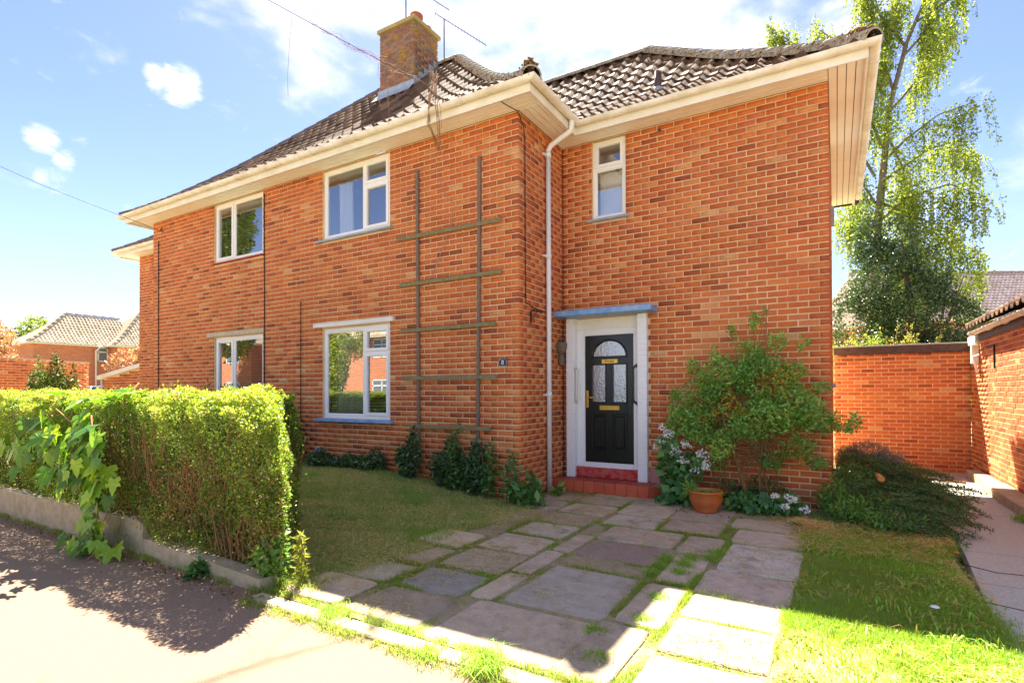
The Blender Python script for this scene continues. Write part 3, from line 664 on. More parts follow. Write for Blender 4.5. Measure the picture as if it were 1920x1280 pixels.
# ---- chimney
CX0, CX1, CY0, CY1, CZ0, CZ1 = -5.02, -4.05, 2.64, 3.44, 7.3, 9.22
ch = MB(); ch.box(CX0+.006, CX1-.006, CY0+.006, CY1-.006, CZ0, CZ1); cho = ch.build('chimney', M_MORTC, house)
CB = Brickwork(cho, M_BRC, M_BRC, limit=0)
for (O, U, Nn, ln, par) in (((CX1, CY0, 0), (-1, 0, 0), (0, -1, 0), CX1-CX0, 0), ((CX1, CY0, 0), (0, 1, 0), (1, 0, 0), CY1-CY0, 1), ((CX0, CY0, 0), (0, 1, 0), (-1, 0, 0), CY1-CY0, 0)):
    CB.wall(O, U, Nn, ln, CZ0, CZ1-.02, (), par, corner0=(Nn[0] >= 0), zoff=7.35)
CB.build()
s = MB(); s.bbox(CX0-.05, CX1+.05, CY0-.05, CY1+.05, CZ1, CZ1+.085, .012); s.build('chimney_cap', M_CAP, cho)
for (x, y, r_, h) in ((-4.22, 2.92, .13, .24), (-4.22, 3.25, .10, .16), (-4.72, 2.95, .12, .14)):
    s = MB(); s.lathe((x, y, CZ1+.08), [(r_*.9, 0), (r_*.95, h*.5), (r_*1.08, h*.72), (r_*1.08, h*.9), (r_, h), (r_*.72, h), (r_*.7, h*.3)], 20); s.build('chimney_pot', M_POTCH, cho)
s = MB(); zf = prof(CY0-RY)
s.box(CX0-.03, CX1+.03, CY0-.035, CY0-.002, zf-.08, zf+.17); s.add([(CX0-.06, CY0-.24, zf-.155), (CX1+.06, CY0-.24, zf-.155), (CX1+.04, CY0-.03, zf+.085), (CX0-.04, CY0-.03, zf+.085)], [(0, 1, 2, 3)])
for k in range(5):
    ya = CY0+k*.16; za = prof(ya-RY); s.box(CX1+.001, CX1+.02, ya, ya+.16, za-.05, za+.26); s.box(CX0-.02, CX0-.001, ya, ya+.16, za-.05, za+.26)
s.build('flashing', M_LEAD, cho)
# aerials (own things)
def yagi(name, label, base, top, d, ln, arm):
    t = thing(name, label, 'aerial', base, group='roof aerials'); b = Vector(base)
    s = MB(); s.tube([(0, 0, 0), tuple(Vector(top)-b)], .014, 8); s.build('mast', M_METAL, t)
    d = Vector(d).normalized(); p0 = Vector(top)-b; s = MB(); s.tube([p0-d*.25, p0+d*ln], .009, 6); s.build('boom', M_METAL, t)
    sd_ = d.cross(Vector((0, 0, 1))).normalized(); s = MB()
    for k in range(14): q = p0+d*(k*ln/14+.05); s.tube([q-Vector((0, 0, arm)), q+Vector((0, 0, arm))], .0035, 5)
    for k in (-1, 1): s.tube([p0-d*.22+sd_*.0, p0-d*.25+Vector((0, 0, .16*k))+sd_*.1*k], .004, 5); s.tube([p0-d*.22, p0-d*.25+Vector((0, 0, .16*k))-sd_*.12*k], .004, 5)
    s.build('director_rods', M_METAL, t); return t
yagi('roof_aerial', 'aerial on bracketed mast at the right side of the red chimney, boom sloping down right', (-3.86, 3.42, 8.65), (-3.86, 3.42, 9.62), (.25, .97, -.02), 1.25, .05)
yagi('roof_aerial', 'tall aerial mast rising from the chimney cap beyond the top of the picture', (-4.86, 3.3, 9.25), (-4.86, 3.3, 10.75), (.25, .97, -.02), 1.25, .05)

# ---- downpipe
dp = thing('downpipe', 'white round downpipe with swan neck in the inner corner left of the black door', 'pipe', (.05, .77, 0))
PX, PY = .055, .74
s = MB(); s.tube([(.435, .70, 5.08), (.435, .70, 5.01), (.42, .705, 4.96), (.10, .735, 4.84), (PX, PY, 4.78), (PX, PY, 4.70)], .036, 14, False); o = s.build('swan_neck', M_PIPE, dp); o.location = (-.05, -.77, 0)
s = MB(); s.tube([(PX, PY, 4.75), (PX, PY, .02)], .034, 14); o = s.build('pipe', M_PIPE, dp); o.location = (-.05, -.77, 0)
s = MB()
for z in (4.72, 3.3, 1.36): s.tube([(PX, PY, z-.035), (PX, PY, z+.035)], .041, 14); s.box(0.001, .03, PY-.075, PY+.06, z-.012, z+.012)
o = s.build('pipe_clip', M_PIPE, dp); o.location = (-.05, -.77, 0)

# ---- porch: surround, canopy, door, step
porch = house
for (a, b) in ((.085, .215), (1.155, 1.29)):
    s = MB(); s.box(a+.004, b-.004, D_-.081, D_+.115, .165, 2.47); pier = s.build('painted_pier', M_UPVC, house)
    for z in np.arange(.17, 2.42, .075): s = MB(); s.bbox(a, b, D_-.085, D_+.12, z+.001, z+.0735, .005); s.build('painted_brick', M_UPVC, pier)
s = MB(); s.box(.215, 1.155, D_+.03, D_+.08, 2.305, 2.465); s.build('head_panel', M_FASCIA, house)
s = MB(); s.bbox(.0, 1.42, D_-.34, D_+.02, 2.475, 2.555, .01); s.build('door_canopy', M_BLUE, house)
s = MB(); s.bbox(-.0+.02, 1.40, D_-.12, D_-.008, 2.556, 2.585, .01); s.build('canopy_fillet', M_MORTAR, house)
DX0, DX1, DZ0, DZ1 = .335, 1.068, .382, 2.215
s = MB(); y0, y1 = D_+.02, D_+.09
s.bbox(.215, DX0, y0, y1, .31, 2.305, .006); s.bbox(DX1, 1.155, y0, y1, .31, 2.305, .006); s.bbox(DX0-.002, DX1+.002, y0+.001, y1, DZ1, 2.305, .004); s.bbox(DX0-.002, DX1+.002, y0-.012, y1, .31, DZ0, .004)
s.build('door_frame', M_UPVC, house)
s = MB(); s.bbox(.216, 1.154, D_-.03, D_+.09, .165, .309, .006); s.build('door_riser', M_REDPAINT, house)
room(.0, 1.4, .1, 2.47, D_+.13, 1.0).build('hallway', M_ROOM, house)
# door leaf as a plate with real openings
def door_leaf():
    mb = MB(); yf = D_+.045; yb = yf+.04; cx = (DX0+DX1)/2; w2 = (DX1-DX0)/2
    # fields: two lower panels, two glass panels, arch
    aX0, aX1 = cx-.255, cx+.255; base = 1.905-.0; rad = .255; azz = base
    cols = [(cx-.255, cx-.055), (cx+.055, cx+.255)]
    xs = [DX0, cols[0][0], cols[0][1], cols[1][0], cols[1][1], DX1]; zs = [DZ0, .56, 1.08, 1.25, 1.79, base, DZ1]
    for i in range(5):
        for k in range(6):
            hole = (i in (1, 3) and k in (1, 3)) or (k == 5 and i in (1, 2, 3))
            if not hole: mb.box(xs[i], xs[i+1], yf, yb, zs[k], zs[k+1])
    n = 16                                           # arch infill
    for k in range(n):
        a0 = math.pi*k/n; a1 = math.pi*(k+1)/n; xa, za = cx+rad*math.cos(a0), base+rad*.92*math.sin(a0); xb, zb = cx+rad*math.cos(a1), base+rad*.92*math.sin(a1)
        mb.add([(xa, yf, za), (xb, yf, zb), (xb, yf, DZ1), (xa, yf, DZ1), (xa, yb, za), (xb, yb, zb)], [(3, 2, 1, 0), (0, 1, 5, 4)])
    d = mb.build('door', M_DOOR, house)
    m2 = MB()
    for (a, b) in cols:
        for (c, e) in ((.56, 1.08), (1.25, 1.79)):
            m2.bbox(a-.018, b+.018, yf-.012, yf+.004, e-.004, e+.018, .005); m2.bbox(a-.018, b+.018, yf-.012, yf+.004, c-.018, c+.004, .005)
            m2.bbox(a-.018, a+.004, yf-.0115, yf+.004, c, e, .005); m2.bbox(b-.004, b+.018, yf-.0115, yf+.004, c, e, .005)
    m2.bbox(aX0-.02, aX1+.02, yf-.012, yf+.004, base-.02, base+.008, .005)
    m2.tube([(cx+(rad+.004)*math.cos(math.pi*k/20), yf-.002, base+(rad*.92+.004)*math.sin(math.pi*k/20)) for k in range(21)], .014, 6)
    m2.build('moulding', M_DOOR, d)
    for (a, b) in cols:
        m3 = MB(); m3.box(a, b, yf+.022, yf+.03, .56, 1.08); m3.bbox(a+.03, b-.03, yf+.004, yf+.024, .59, 1.05, .014); m3.build('raised_panel', M_DOOR, d)
        m3 = MB(); m3.box(a, b, yf+.018, yf+.024, 1.25, 1.79); m3.build('pane', M_OBSC, d)
    m3 = MB(); m3.box(aX0, aX1, yf+.018, yf+.024, base, base+rad*.95); m3.build('arched_pane', M_OBSC, d)
    m3 = MB(); m3.bbox(cx-.145, cx+.155, yf-.014, yf, 1.135, 1.205, .006); m3.build('letter_plate', M_GOLD, d)
    m3 = MB(); m3.bbox(cx-.11, cx+.13, yf-.008, yf, 1.805, 1.868, .004); npo = m3.build('name_plate', M_GOLD, d)
    m3 = MB(); m3.bbox(DX0+.015, DX0+.05, yf-.012, yf, 1.17, 1.42, .005); m3.tube([(DX0+.03, yf-.01, 1.32), (DX0+.03, yf-.05, 1.32), (DX0+.14, yf-.052, 1.315)], .009, 8); m3.build('door_handle', M_GOLD, d)
    return d, cx, yf
door, DCX, DYF = door_leaf()
def text(name, body, size, loc, rot, m, parent, ext=.0015):
    c = bpy.data.curves.new(name, 'FONT'); c.body = body; c.size = size; c.align_x = 'CENTER'; c.align_y = 'CENTER'; c.extrude = ext
    o = bpy.data.objects.new(name, c); COL.objects.link(o); dg = bpy.context.evaluated_depsgraph_get(); me = bpy.data.meshes.new_from_object(o.evaluated_get(dg))
    bpy.data.objects.remove(o); me.materials.clear(); me.materials.append(m); q = link(name, me, parent, loc); q.rotation_euler = rot; return q
text('lettering', 'Private', .05, (DCX+.01, DYF-.010, 1.838), (R(90), 0, 0), M_BLACKT, door)
# grab handles
def grab(name, label, x, z0, z1, m, bend):
    t = thing(name, label, 'grab handle', (x, D_, (z0+z1)/2), group='grab handles by the front door'); s = MB(); h = (z1-z0)/2; y = -.10 if bend else -.06
    s.tube([(.02*bend, y+.06, h), (.0, y+.01, h-.005), (-.025*bend, y, h-.05), (-.025*bend, y, -h+.05), (.0, y+.01, -h+.005), (.02*bend, y+.06, -h)], .016, 10); s.build('bar', m, t)
    s = MB()
    for zz in (h, -h): s.tube([(.02*bend, y+.05, zz), (.02*bend, y+.062, zz)], .03, 12)
    s.build('fixing_plate', m, t)
grab('grab_handle', 'dark curved grab handle on the white frame right of the black door', 1.13, 1.24, 1.76, M_DARKBAR, 1)
grab('grab_handle', 'cream curved grab handle on the white pier left of the black door', .235, 1.25, 1.74, M_WHITEBAR, -1)
# step
st = MB(); SY = .96
st.add([(.0, SY+.01, -.1), (1.39, SY+.01, -.1), (1.53, SY+.16, -.1), (1.53, D_, -.1), (.0, D_, -.1), (.0, SY+.01, .155), (1.39, SY+.01, .155), (1.53, SY+.16, .155), (1.53, D_, .155), (.0, D_, .155)],
       [(0, 1, 6, 5), (1, 2, 7, 6), (2, 3, 8, 7), (5, 6, 7, 8, 9)])
step = st.build('door_step', M_GROUT); tag(step, 'red quarry tiled doorstep below the black front door', 'step')
tile_me = MB(); tile_me.bbox(.003, .149, -.004, .012, .003, .158, .004)
tme = bpy.data.meshes.new('tile'); tme.from_pydata(tile_me.v, [], tile_me.f); tme.materials.append(M_QUARRY); tme.update()
for k in range(9): o = link('tile', tme, step, (.01+k*.1535, SY, 0))
s = MB(); s.add([(1.392, SY+.005, .003), (1.528, SY+.15, .003), (1.528, SY+.15, .158), (1.392, SY+.005, .158), (1.385, SY+.012, .003), (1.52, SY+.158, .003), (1.52, SY+.158, .158), (1.385, SY+.012, .158)], [(0, 1, 2, 3), (3, 2, 6, 7), (0, 3, 7, 4), (1, 5, 6, 2)]); s.build('tile', M_QUARRY, step)
for k in range(9):
    for j in range(2):
        s = MB(); s.bbox(.013+k*.1535, .159+k*.1535, SY+.013+j*.165, SY+.172+j*.165, .150, .162, .003); s.build('tile', M_QTOP, step)
# painted masonry bit right of the pier
s = MB(); s.bbox(1.295, 1.45, D_-.004, D_+.01, .15, .36, .004); s.build('painted_patch', mat('pink_paint', (.52, .27, .22), .8, .2, noise=(20, (.4, .16, .12), .6)), house)

# ---- small fixings on the walls
np8 = thing('number_plate', 'small dark blue house number plate 8 with arched top on the corner brickwork', 'sign', (-.24, -.004, 1.79))
s = MB(); pts = [(-.065, -.055), (.065, -.055), (.065, .03), (.045, .04), (.03, .058), (-.03, .058), (-.045, .04), (-.065, .03)]
s.add([(x, -.012, z) for x, z in pts]+[(x, 0, z) for x, z in pts], [tuple(range(8))[::1]]+[((k+1) % 8, k, 8+k, 8+(k+1) % 8) for k in range(8)]); s.build('plate', M_NAVY, np8)
s = MB(); s.tube([(x*.88, -.0125, z*.88) for x, z in pts]+[(pts[0][0]*.88, -.0125, pts[0][1]*.88)], .0022, 5); s.build('white_border', M_WHITE, np8)
text('numeral', '8', .085, (0, -.014, -.004), (R(90), 0, 0), M_WHITE, np8)
def battens():
    t = thing('wall_trellis', 'weathered wooden trellis of two uprights and five rails on the front wall', 'trellis', (-1.15, 0, 0))
    for (x, x2, z0, z1) in ((-1.68, -1.655, .50, 4.60), (-.59, -.635, .45, 4.56)):
        s = MB(); w_ = .022; s.add([(x2-w_, -.035, z0), (x2+w_, -.035, z0), (x2+w_, -.006, z0), (x2-w_, -.006, z0), (x-w_, -.035, z1), (x+w_, -.035, z1), (x+w_, -.006, z1), (x-w_, -.006, z1)],
              [(0, 3, 2, 1), (4, 5, 6, 7), (0, 1, 5, 4), (1, 2, 6, 5), (2, 3, 7, 6), (3, 0, 4, 7)]); o = s.build('upright', M_TRELLV, t); o.location = (1.15, 0, 0)
    for (x0, x1, z) in ((-2.06, -.24, 3.645), (-1.99, -.23, 2.975), (-1.97, -.325, 2.30), (-1.95, -.31, 1.60), (-1.80, -.415, .915)):
        s = MB(); s.bbox(x0, x1, -.058, -.036, z-.027, z+.027, .003); o = s.build('rail', M_TRELLH, t); o.location = (1.15, 0, random.uniform(-.004, .004)); o.rotation_euler = (0, random.uniform(-.003, .003), 0)
battens()
def cable(name, label, pts, r_, m, cat='cable', group=None, kids=None):
    s = MB(); s.tube(pts, r_, 6); o = s.build(name, m); tag(o, label, cat, group); return o
cable('wall_cable', 'black cable running down the brick corner left of the white downpipe', [(-.05, -.36, 5.02), (-.04, -.30, 5.0), (.015, -.06, 5.0), (.02, -.01, 4.97), (.012, .12, 4.86), (.012, .15, 4.70), (.012, .15, 3.2), (.012, .16, 2.57), (.012, .62, 2.50)], .006, M_BLACKCAB)
cable('wall_cable', 'thin black cable down the party line right of the neighbour windows', [(-5.235, -.012, 4.95), (-5.235, -.012, 4.6), (-5.225, -.012, 3), (-5.225, -.012, .3)], .008, M_BLACKCAB)
cable('wall_cable', 'pair of dark cables down the far left end of the front wall', [(-8.80, -.02, 4.62), (-8.80, -.02, 3), (-8.79, -.02, .3)], .009, M_BLACKCAB)
cable('wall_cable', 'short black cable on the wall between the two ground floor windows', [(-4.244, -.012, 2.94), (-4.244, -.012, .4)], .006, M_BLACKCAB)
cable('overhead_wire', 'thin telephone wire from the sky to the far left wall bracket', [(-8.66, -.02, 4.80), (-9.9, -1.6, 5.5), (-14.2, -6.5, 8.3)], .006, M_WIRE)
wb = cable('wire_bracket', 'small black telephone wire bracket high on the far left wall', [(-8.66, 0, 4.80), (-8.66, -.05, 4.82), (-8.60, -.05, 4.86)], .012, M_BLACKCAB, 'bracket')
hk = thing('wall_hook', 'rusty iron hanging bracket on the return wall left of the downpipe', 'bracket', (0, .30, 2.44))
s = MB(); s.tube([(.01, 0, -.12), (.01, 0, .04)], .011, 6); s.tube([(.01, 0, .04), (.05, .05, .05), (.16, .16, .03)], .008, 6); s.tube([(.012, 0, -.08), (.07, .07, .04)], .006, 6); s.build('bracket_arm', M_BLACKCAB, hk)
orn = thing('wall_ornament', 'small rusty cast wall ornament beneath the blue canopy corner', 'ornament', (0, 1.17, 2.0))
s = MB(); s.lathe((0.03, 0, -.03), [(.02, -.03), (.06, 0), (.085, .06), (.095, .13), (.08, .16), (.03, .15)], 14); s.build('cup', M_ORNAM, orn)
s = MB(); s.bbox(.004, .075, -.05, .05, -.22, -.05, .02); s.tube([(.04, -.06, .15), (.05, 0, .19), (.04, .06, .15)], .012, 6); s.build('back_plate', M_ORNAM, orn)
vb = MB(); vb.bbox(-3.84, -3.71, -.05, .0, .23, .51, .006); tag(vb.build('meter_box', M_GREYSILL), 'small grey box at the foot of the wall below the blue sill', 'box')
fl = MB(); fl.tube([(1.463, D_-.02, 4.95), (1.463, D_+.02, 4.95)], .022, 10); fl.build('overflow_pipe', M_FASDARK, house)

# overhead line with dead vine hanging over the roof
def wob(p, a): return Vector(p)+Vector((random.gauss(0, a), random.gauss(0, a), random.gauss(0, a)))
wt = thing('overhead_line', 'sagging telephone wire with dead climber tangled on it crossing above the roof', 'overhead wire', (-.92, -.58, 5.30))
O_ = Vector((-.92, -.58, 5.30)); Pend = Vector((-4.6, -8.4, 7.6))
def onw(t): p = O_.lerp(Pend, t); p.z -= .25*math.sin(math.pi*t); return p-O_
s = MB(); s.tube([onw(k/20) for k in range(21)], .004, 6); s.build('wire', M_WIRE, wt)
s = MB()
for k in range(9):
    a = random.uniform(0, .12); b = a+random.uniform(.06, .2); s.tube([wob(onw(a+(b-a)*j/7), .026) for j in range(8)], random.uniform(.0015, .003), 4)
for k in range(9):
    j0 = Vector((random.gauss(0, .03), random.gauss(0, .03), random.uniform(-.1, .1)))
    pts = [(0, 0, .15), (.02, -.01, -.1), (.06, -.02, -.3), (.08, -.03, -.55), (.05, .02, -.8), (.03, .25, -1.0)][:random.choice((3, 4, 5, 6))]
    s.tube([wob(Vector(p)+j0, .018) for p in pts], .004, 4)
s.build('dead_climber', M_DRYVINE, wt)
s = MB(); s.tube([wob(p, .006) for p in ((-.35, .50, -.55), (-.36, .49, -.75), (-.30, .50, -.95), (-.22, .52, -1.15), (-.12, .53, -1.28), (-.10, .54, -1.42), (-.14, .55, -1.6), (-.30, .55, -1.9), (-.42, .55, -2.15), (-.55, .55, -2.35))], .005, 5)
for k in range(5): s.tube([wob(p, .02) for p in ((-.33, .5, -.5), (-.25, .2, -.3), (-.08, 0, -.1), (.0, -.02, .1))], .004, 4)
s.build('hanging_tendril', M_DRYVINE, wt)
s = MB()
for (t, dz, dx) in ((.20, -.9, -.1), (.07, -.75, .0), (.085, -.6, .03)):
    p = onw(t); s.tube([wob(p+Vector((dx*q, 0, dz*q)), .012) for q in (0, .15, .3, .5, .75, 1)], .003, 4)
s.build('hanging_tendril', M_DRYVINE, wt)

# ================================================================== GROUND
M_PAVE = mat('pavement_asphalt', (.31, .21, .14), .92, .2, noise=(160, (.18, .12, .09), .75), bump=.5, bscale=220)
M_PATH = mat('path_concrete', (.53, .53, .45), .92, .15, noise=(55, (.34, .33, .27), .8), bump=.5, bscale=140)
M_GRND = mat('ground_green', (.22, .21, .09), .95, .1, noise=(.6, (.30, .25, .15), .8))
M_ROAD = mat('road_asphalt', (.38, .34, .29), .92, .2, noise=(90, (.28, .25, .22), .6), bump=.4, bscale=120)
M_TURF = mat('thatch_soil', (.40, .36, .17), .95, .1, noise=(7, (.50, .41, .24), .9), bump=1, bscale=30)
def lawnz(x, y):
    x = np.asarray(x, float); t = np.clip((.15-x)/2.6, 0, 1); t = t*t*(3-2*t)
    return .235*t+.008*nval(x, y, 2.5)
g = MB(); g.add([(-900, -900, -.16), (900, -900, -.16), (900, 900, -.16), (-900, 900, -.16)], [(0, 1, 2, 3)]); tag(g.build('ground', M_GRND), kind='structure')
# pavement as a gently uneven sheet
xs = np.linspace(-26, 9, 71); ys = np.linspace(-8.6, -3.62, 26); X, Y = np.meshgrid(xs, ys); Z = -.026+.004*nval(X, Y, .9)-.012*np.clip((-4.6-Y), 0, 4)
V = np.stack([X, Y, Z], -1).reshape(-1, 3); n = len(xs); F = [(j*n+i, j*n+i+1, (j+1)*n+i+1, (j+1)*n+i) for j in range(len(ys)-1) for i in range(n-1)]
tag(link('pavement', mesh_np('pavement', V, F, M_PAVE, smooth=True)), kind='structure')
g = MB(); g.box(-60, 30, -8.75, -8.6, -.3, -.07); tag(g.build('road_kerb', M_CONC), kind='structure')
g = MB(); g.add([(-60, -14.5, -.15), (30, -14.5, -.15), (30, -8.75, -.15), (-60, -8.75, -.15)], [(0, 1, 2, 3)]); tag(g.build('road', M_ROAD), kind='structure')
# lawn soil sheet
def sheet(name, x0, x1, y0, y1, nx, ny, zf, m, drop=.25):
    xs = np.linspace(x0, x1, nx); ys = np.linspace(y0, y1, ny); X, Y = np.meshgrid(xs, ys); Z = zf(X, Y)
    V = np.stack([X, Y, Z], -1).reshape(-1, 3); F = [(j*nx+i, j*nx+i+1, (j+1)*nx+i+1, (j+1)*nx+i) for j in range(ny-1) for i in range(nx-1)]
    return link(name, mesh_np(name, V, F, m, smooth=True))
tag(sheet('lawn_soil', XLW-6, .30, -3.50, .0, 120, 36, lambda x, y: lawnz(x, y)-.012, M_TURF), kind='structure')
tag(sheet('garden_soil', .0, 3.44, -3.62, 1.33, 50, 60, lambda x, y: -.010+.003*nval(x, y, 5), mat('joint_dirt', (.38, .29, .19), .95, .1, noise=(14, (.24, .23, .09), .9), bump=1, bscale=70)), kind='structure')
tag(sheet('verge_soil', 3.20, 4.34, -4.6, 1.6, 24, 60, lambda x, y: -.014+.005*nval(x, y, 3), M_TURF), kind='structure')
tag(sheet('bed_soil', 3.30, 4.49, 1.6, 4.4, 24, 50, lambda x, y: -.012-.012*np.clip(y, 0, 9)+.006*nval(x, y, 3), M_TURF), kind='structure')
# kerb walls
s = MB(); s.bbox(-9, -1.70, -3.63, -3.48, -.2, .285, .012); kw = s.build('kerb_wall', M_CONC); tag(kw, 'taller stretch of low mossy concrete retaining kerb beneath the hedge', 'kerb')
s = MB(); s.add([(-1.70, -3.625, -.2), (-.02, -3.625, -.2), (.0, -3.5, -.2), (-1.70, -3.49, -.2), (-1.70, -3.625, .14), (-.06, -3.62, .065), (-.04, -3.5, .065), (-1.70, -3.49, .14)], [(0, 1, 5, 4), (4, 5, 6, 7), (1, 2, 6, 5), (2, 3, 7, 6)])
tag(s.build('kerb_wall', M_CONC), 'lower sloping end of the concrete kerb at the right end of the hedge', 'kerb')
EDGE = thing('edging_kerb', 'flush pale concrete edging strip between pavement and paved garden', 'kerb', (1.6, -3.7, 0))
x = .0
while x < 4.2:
    s = MB(); s.bbox(x+.006, x+.894, -3.76, -3.635, -.12, -.004, .01); o = s.build('kerb_stone', M_CONC, EDGE); o.location = (-1.6, 3.7+random.uniform(-.01, .01), random.uniform(-.004, .003)); x += .9
# slabs
SLABC = [(0, (.20, .155, .125)), (.2, (.26, .21, .165)), (.38, (.30, .24, .19)), (.5, (.16, .155, .16)), (.62, (.29, .22, .19)), (.74, (.21, .145, .145)), (.86, (.33, .31, .30)), (1, (.13, .09, .095))]
def slabmat(name, col, sp):
    m = tinted(name, [(0, tuple(c*.80 for c in col)), (.5, col), (1, tuple(min(c*1.12, .8) for c in col))], 'obj', rough=.9, nscale=9, namt=.30, dark=.55, bump=.9, bscale=130, light=1.15,
               spots=[(1.7, .50, .64, (.30, .235, .15), .60), (3.4, .56, .66, (.15, .155, .06), .62), (60, .57, .63, tuple(c*.42 for c in col), .75), (45, .64, .68, (.66, .62, .55), .8), (11, .60, .68, (.62, .56, .46), .35)])
    return m
SM = [slabmat('slab_brown', (.52, .40, .275), 75), slabmat('slab_buff', (.55, .43, .29), 50), slabmat('slab_grey', (.52, .445, .34), 4), slabmat('slab_blue', (.36, .325, .27), 60),
      slabmat('slab_purple', (.39, .28, .21), 20), slabmat('slab_pink', (.55, .43, .31), 45), slabmat('slab_pale', (.60, .53, .43), 3.5), slabmat('slab_pebble', (.50, .385, .265), 85)]
PAV = thing('garden_paving', 'uneven paving slabs of mixed greys and browns with grassy joints before the door', 'paving', (1.8, -1.4, 0))
slabs = [(.10, .62, -3.55, -3.12, 0), (.12, .60, -3.06, -2.66, 2), (.10, .58, -2.60, -2.14, 0), (.06, .56, -2.06, -1.62, 1),
         (.72, 1.31, -3.56, -3.09, 7), (.70, 1.24, -3.02, -2.60, 3), (.68, 1.24, -2.50, -2.00, 1), (.66, 1.22, -1.92, -1.42, 0), (.66, 1.22, -1.36, -.84, 2), (.68, 1.22, -.78, -.30, 1), (.66, 1.24, -.24, .26, 0), (.64, 1.24, .30, .78, 7),
         (1.30, 1.47, -2.95, -2.42, 1), (1.30, 1.46, -2.36, -1.75, 5), (1.40, 2.24, -3.60, -2.97, 7), (1.55, 2.26, -2.90, -2.06, 2), (1.32, 1.48, -1.7, -1.1, 0), (1.54, 2.22, -1.72, -1.20, 4), (1.50, 2.22, -1.14, -.62, 0), (1.32, 1.9, -.56, -.06, 2), (1.94, 2.5, -.54, -.04, 0), (1.30, 1.86, 0, .5, 1), (1.90, 2.48, .02, .48, 7),
         (2.28, 2.56, -3.60, -2.9, 0), (2.32, 2.58, -2.02, -1.30, 5), (2.30, 2.58, -2.84, -2.1, 7), (2.28, 2.60, -1.2, -.62, 1),
         (2.66, 3.22, -3.62, -3.16, 1), (2.64, 3.18, -3.10, -2.62, 7), (2.64, 3.20, -2.56, -2.13, 5), (2.63, 3.23, -2.10, -1.56, 5), (2.67, 3.24, -1.52, -.70, 6), (2.64, 3.22, -.66, -.12, 5), (2.56, 3.1, -.06, .42, 1), (.10, .60, .30, .75, 7), (.12, .62, -.2, .25, 0), (.66, 1.25, .82, 1.3, 1), (1.28, 1.9, .54, 1.0, 0), (1.94, 2.5, .52, 1.0, 7)]
def worn_slab(a, b, c, d, z):
    mb = MB(); n = 7; per = []
    for (p, q) in (((a, c), (b, c)), ((b, c), (b, d)), ((b, d), (a, d)), ((a, d), (a, c))):
        for k in range(n): t = k/n; per.append((p[0]+(q[0]-p[0])*t, p[1]+(q[1]-p[1])*t, k == 0))
    cx, cy = (a+b)/2, (c+d)/2; P0 = []
    for (x, y, cor) in per:
        e = random.uniform(.0, .007)+(random.uniform(.01, .03) if cor else 0); l = math.hypot(cx-x, cy-y); P0.append((x+(cx-x)/l*e, y+(cy-y)/l*e))
    ins = lambda p, e: (p[0]+(cx-p[0])/math.hypot(cx-p[0], cy-p[1])*e, p[1]+(cy-p[1])/math.hypot(cx-p[0], cy-p[1])*e)
    m = len(P0); vs = [(x, y, -.06) for x, y in P0]+[(x, y, z-.007-random.uniform(0, .003)) for x, y in P0]+[(*ins(p, random.uniform(.008, .016)), z) for p in P0]
    mb.add(vs, [(r*m+k, r*m+(k+1) % m, (r+1)*m+(k+1) % m, (r+1)*m+k) for r in (0, 1) for k in range(m)]+[tuple(range(2*m, 3*m))]); return mb
for (a, b, c, d, mi) in slabs:
    g_ = .012; o = worn_slab(a-1.8-g_, b-1.8+g_, c+1.4-g_, d+1.4+g_, random.uniform(-.003, .005)).build('paving_slab', SM[mi], PAV); o.rotation_euler = (random.uniform(-.004, .004), random.uniform(-.004, .004), random.uniform(-.012, .012))
# path slabs
PTH = thing('side_path', 'pinkish concrete side path in cracked bays leading back to the garden wall', 'path', (4.9, 1.5, 0))
pz = lambda y: -.012-.014*max(y, 0)
bays = [(-5.2, -2.75), (-2.74, -.85), (-.838, .14), (.155, 2.2), (2.212, 4.3), (4.31, 6.72)]
for i, (a, b) in enumerate(bays):
    l0 = lambda y: 3.44 if y > 5.0 else (4.27+.075*(y+2.3) if y < 1.6 else 4.50)
    la, lb = l0(a), l0(b); 
    if i == 5: la = 3.46; lb = 3.46
    rr = 6.4 if i < 3 else 5.6
    s = MB(); za, zb = pz(a), pz(b)
    s.add([(la-4.9, a-1.5, za), (rr-4.9, a-1.5, za), (rr-4.9, b-1.5, zb), (lb-4.9, b-1.5, zb), (la-4.9, a-1.5, za-.1), (rr-4.9, a-1.5, za-.1), (rr-4.9, b-1.5, zb-.1), (lb-4.9, b-1.5, zb-.1)], [(0, 1, 2, 3), (0, 4, 5, 1), (1, 5, 6, 2), (2, 6, 7, 3), (3, 7, 4, 0)])
    s.build('path_bay', M_PATH, PTH)
for k, pts in enumerate((((4.36, -.35), (4.55, -.5), (4.7, -.48), (4.95, -.62), (5.3, -.7)), ((4.33, -1.3), (4.5, -1.36), (4.75, -1.5), (5.0, -1.55)))):
    s = MB(); s.tube([(x-4.9, y-1.5, pz(y)+.0015) for x, y in pts], .004, 4); s.build('crack', M_SOIL, PTH)

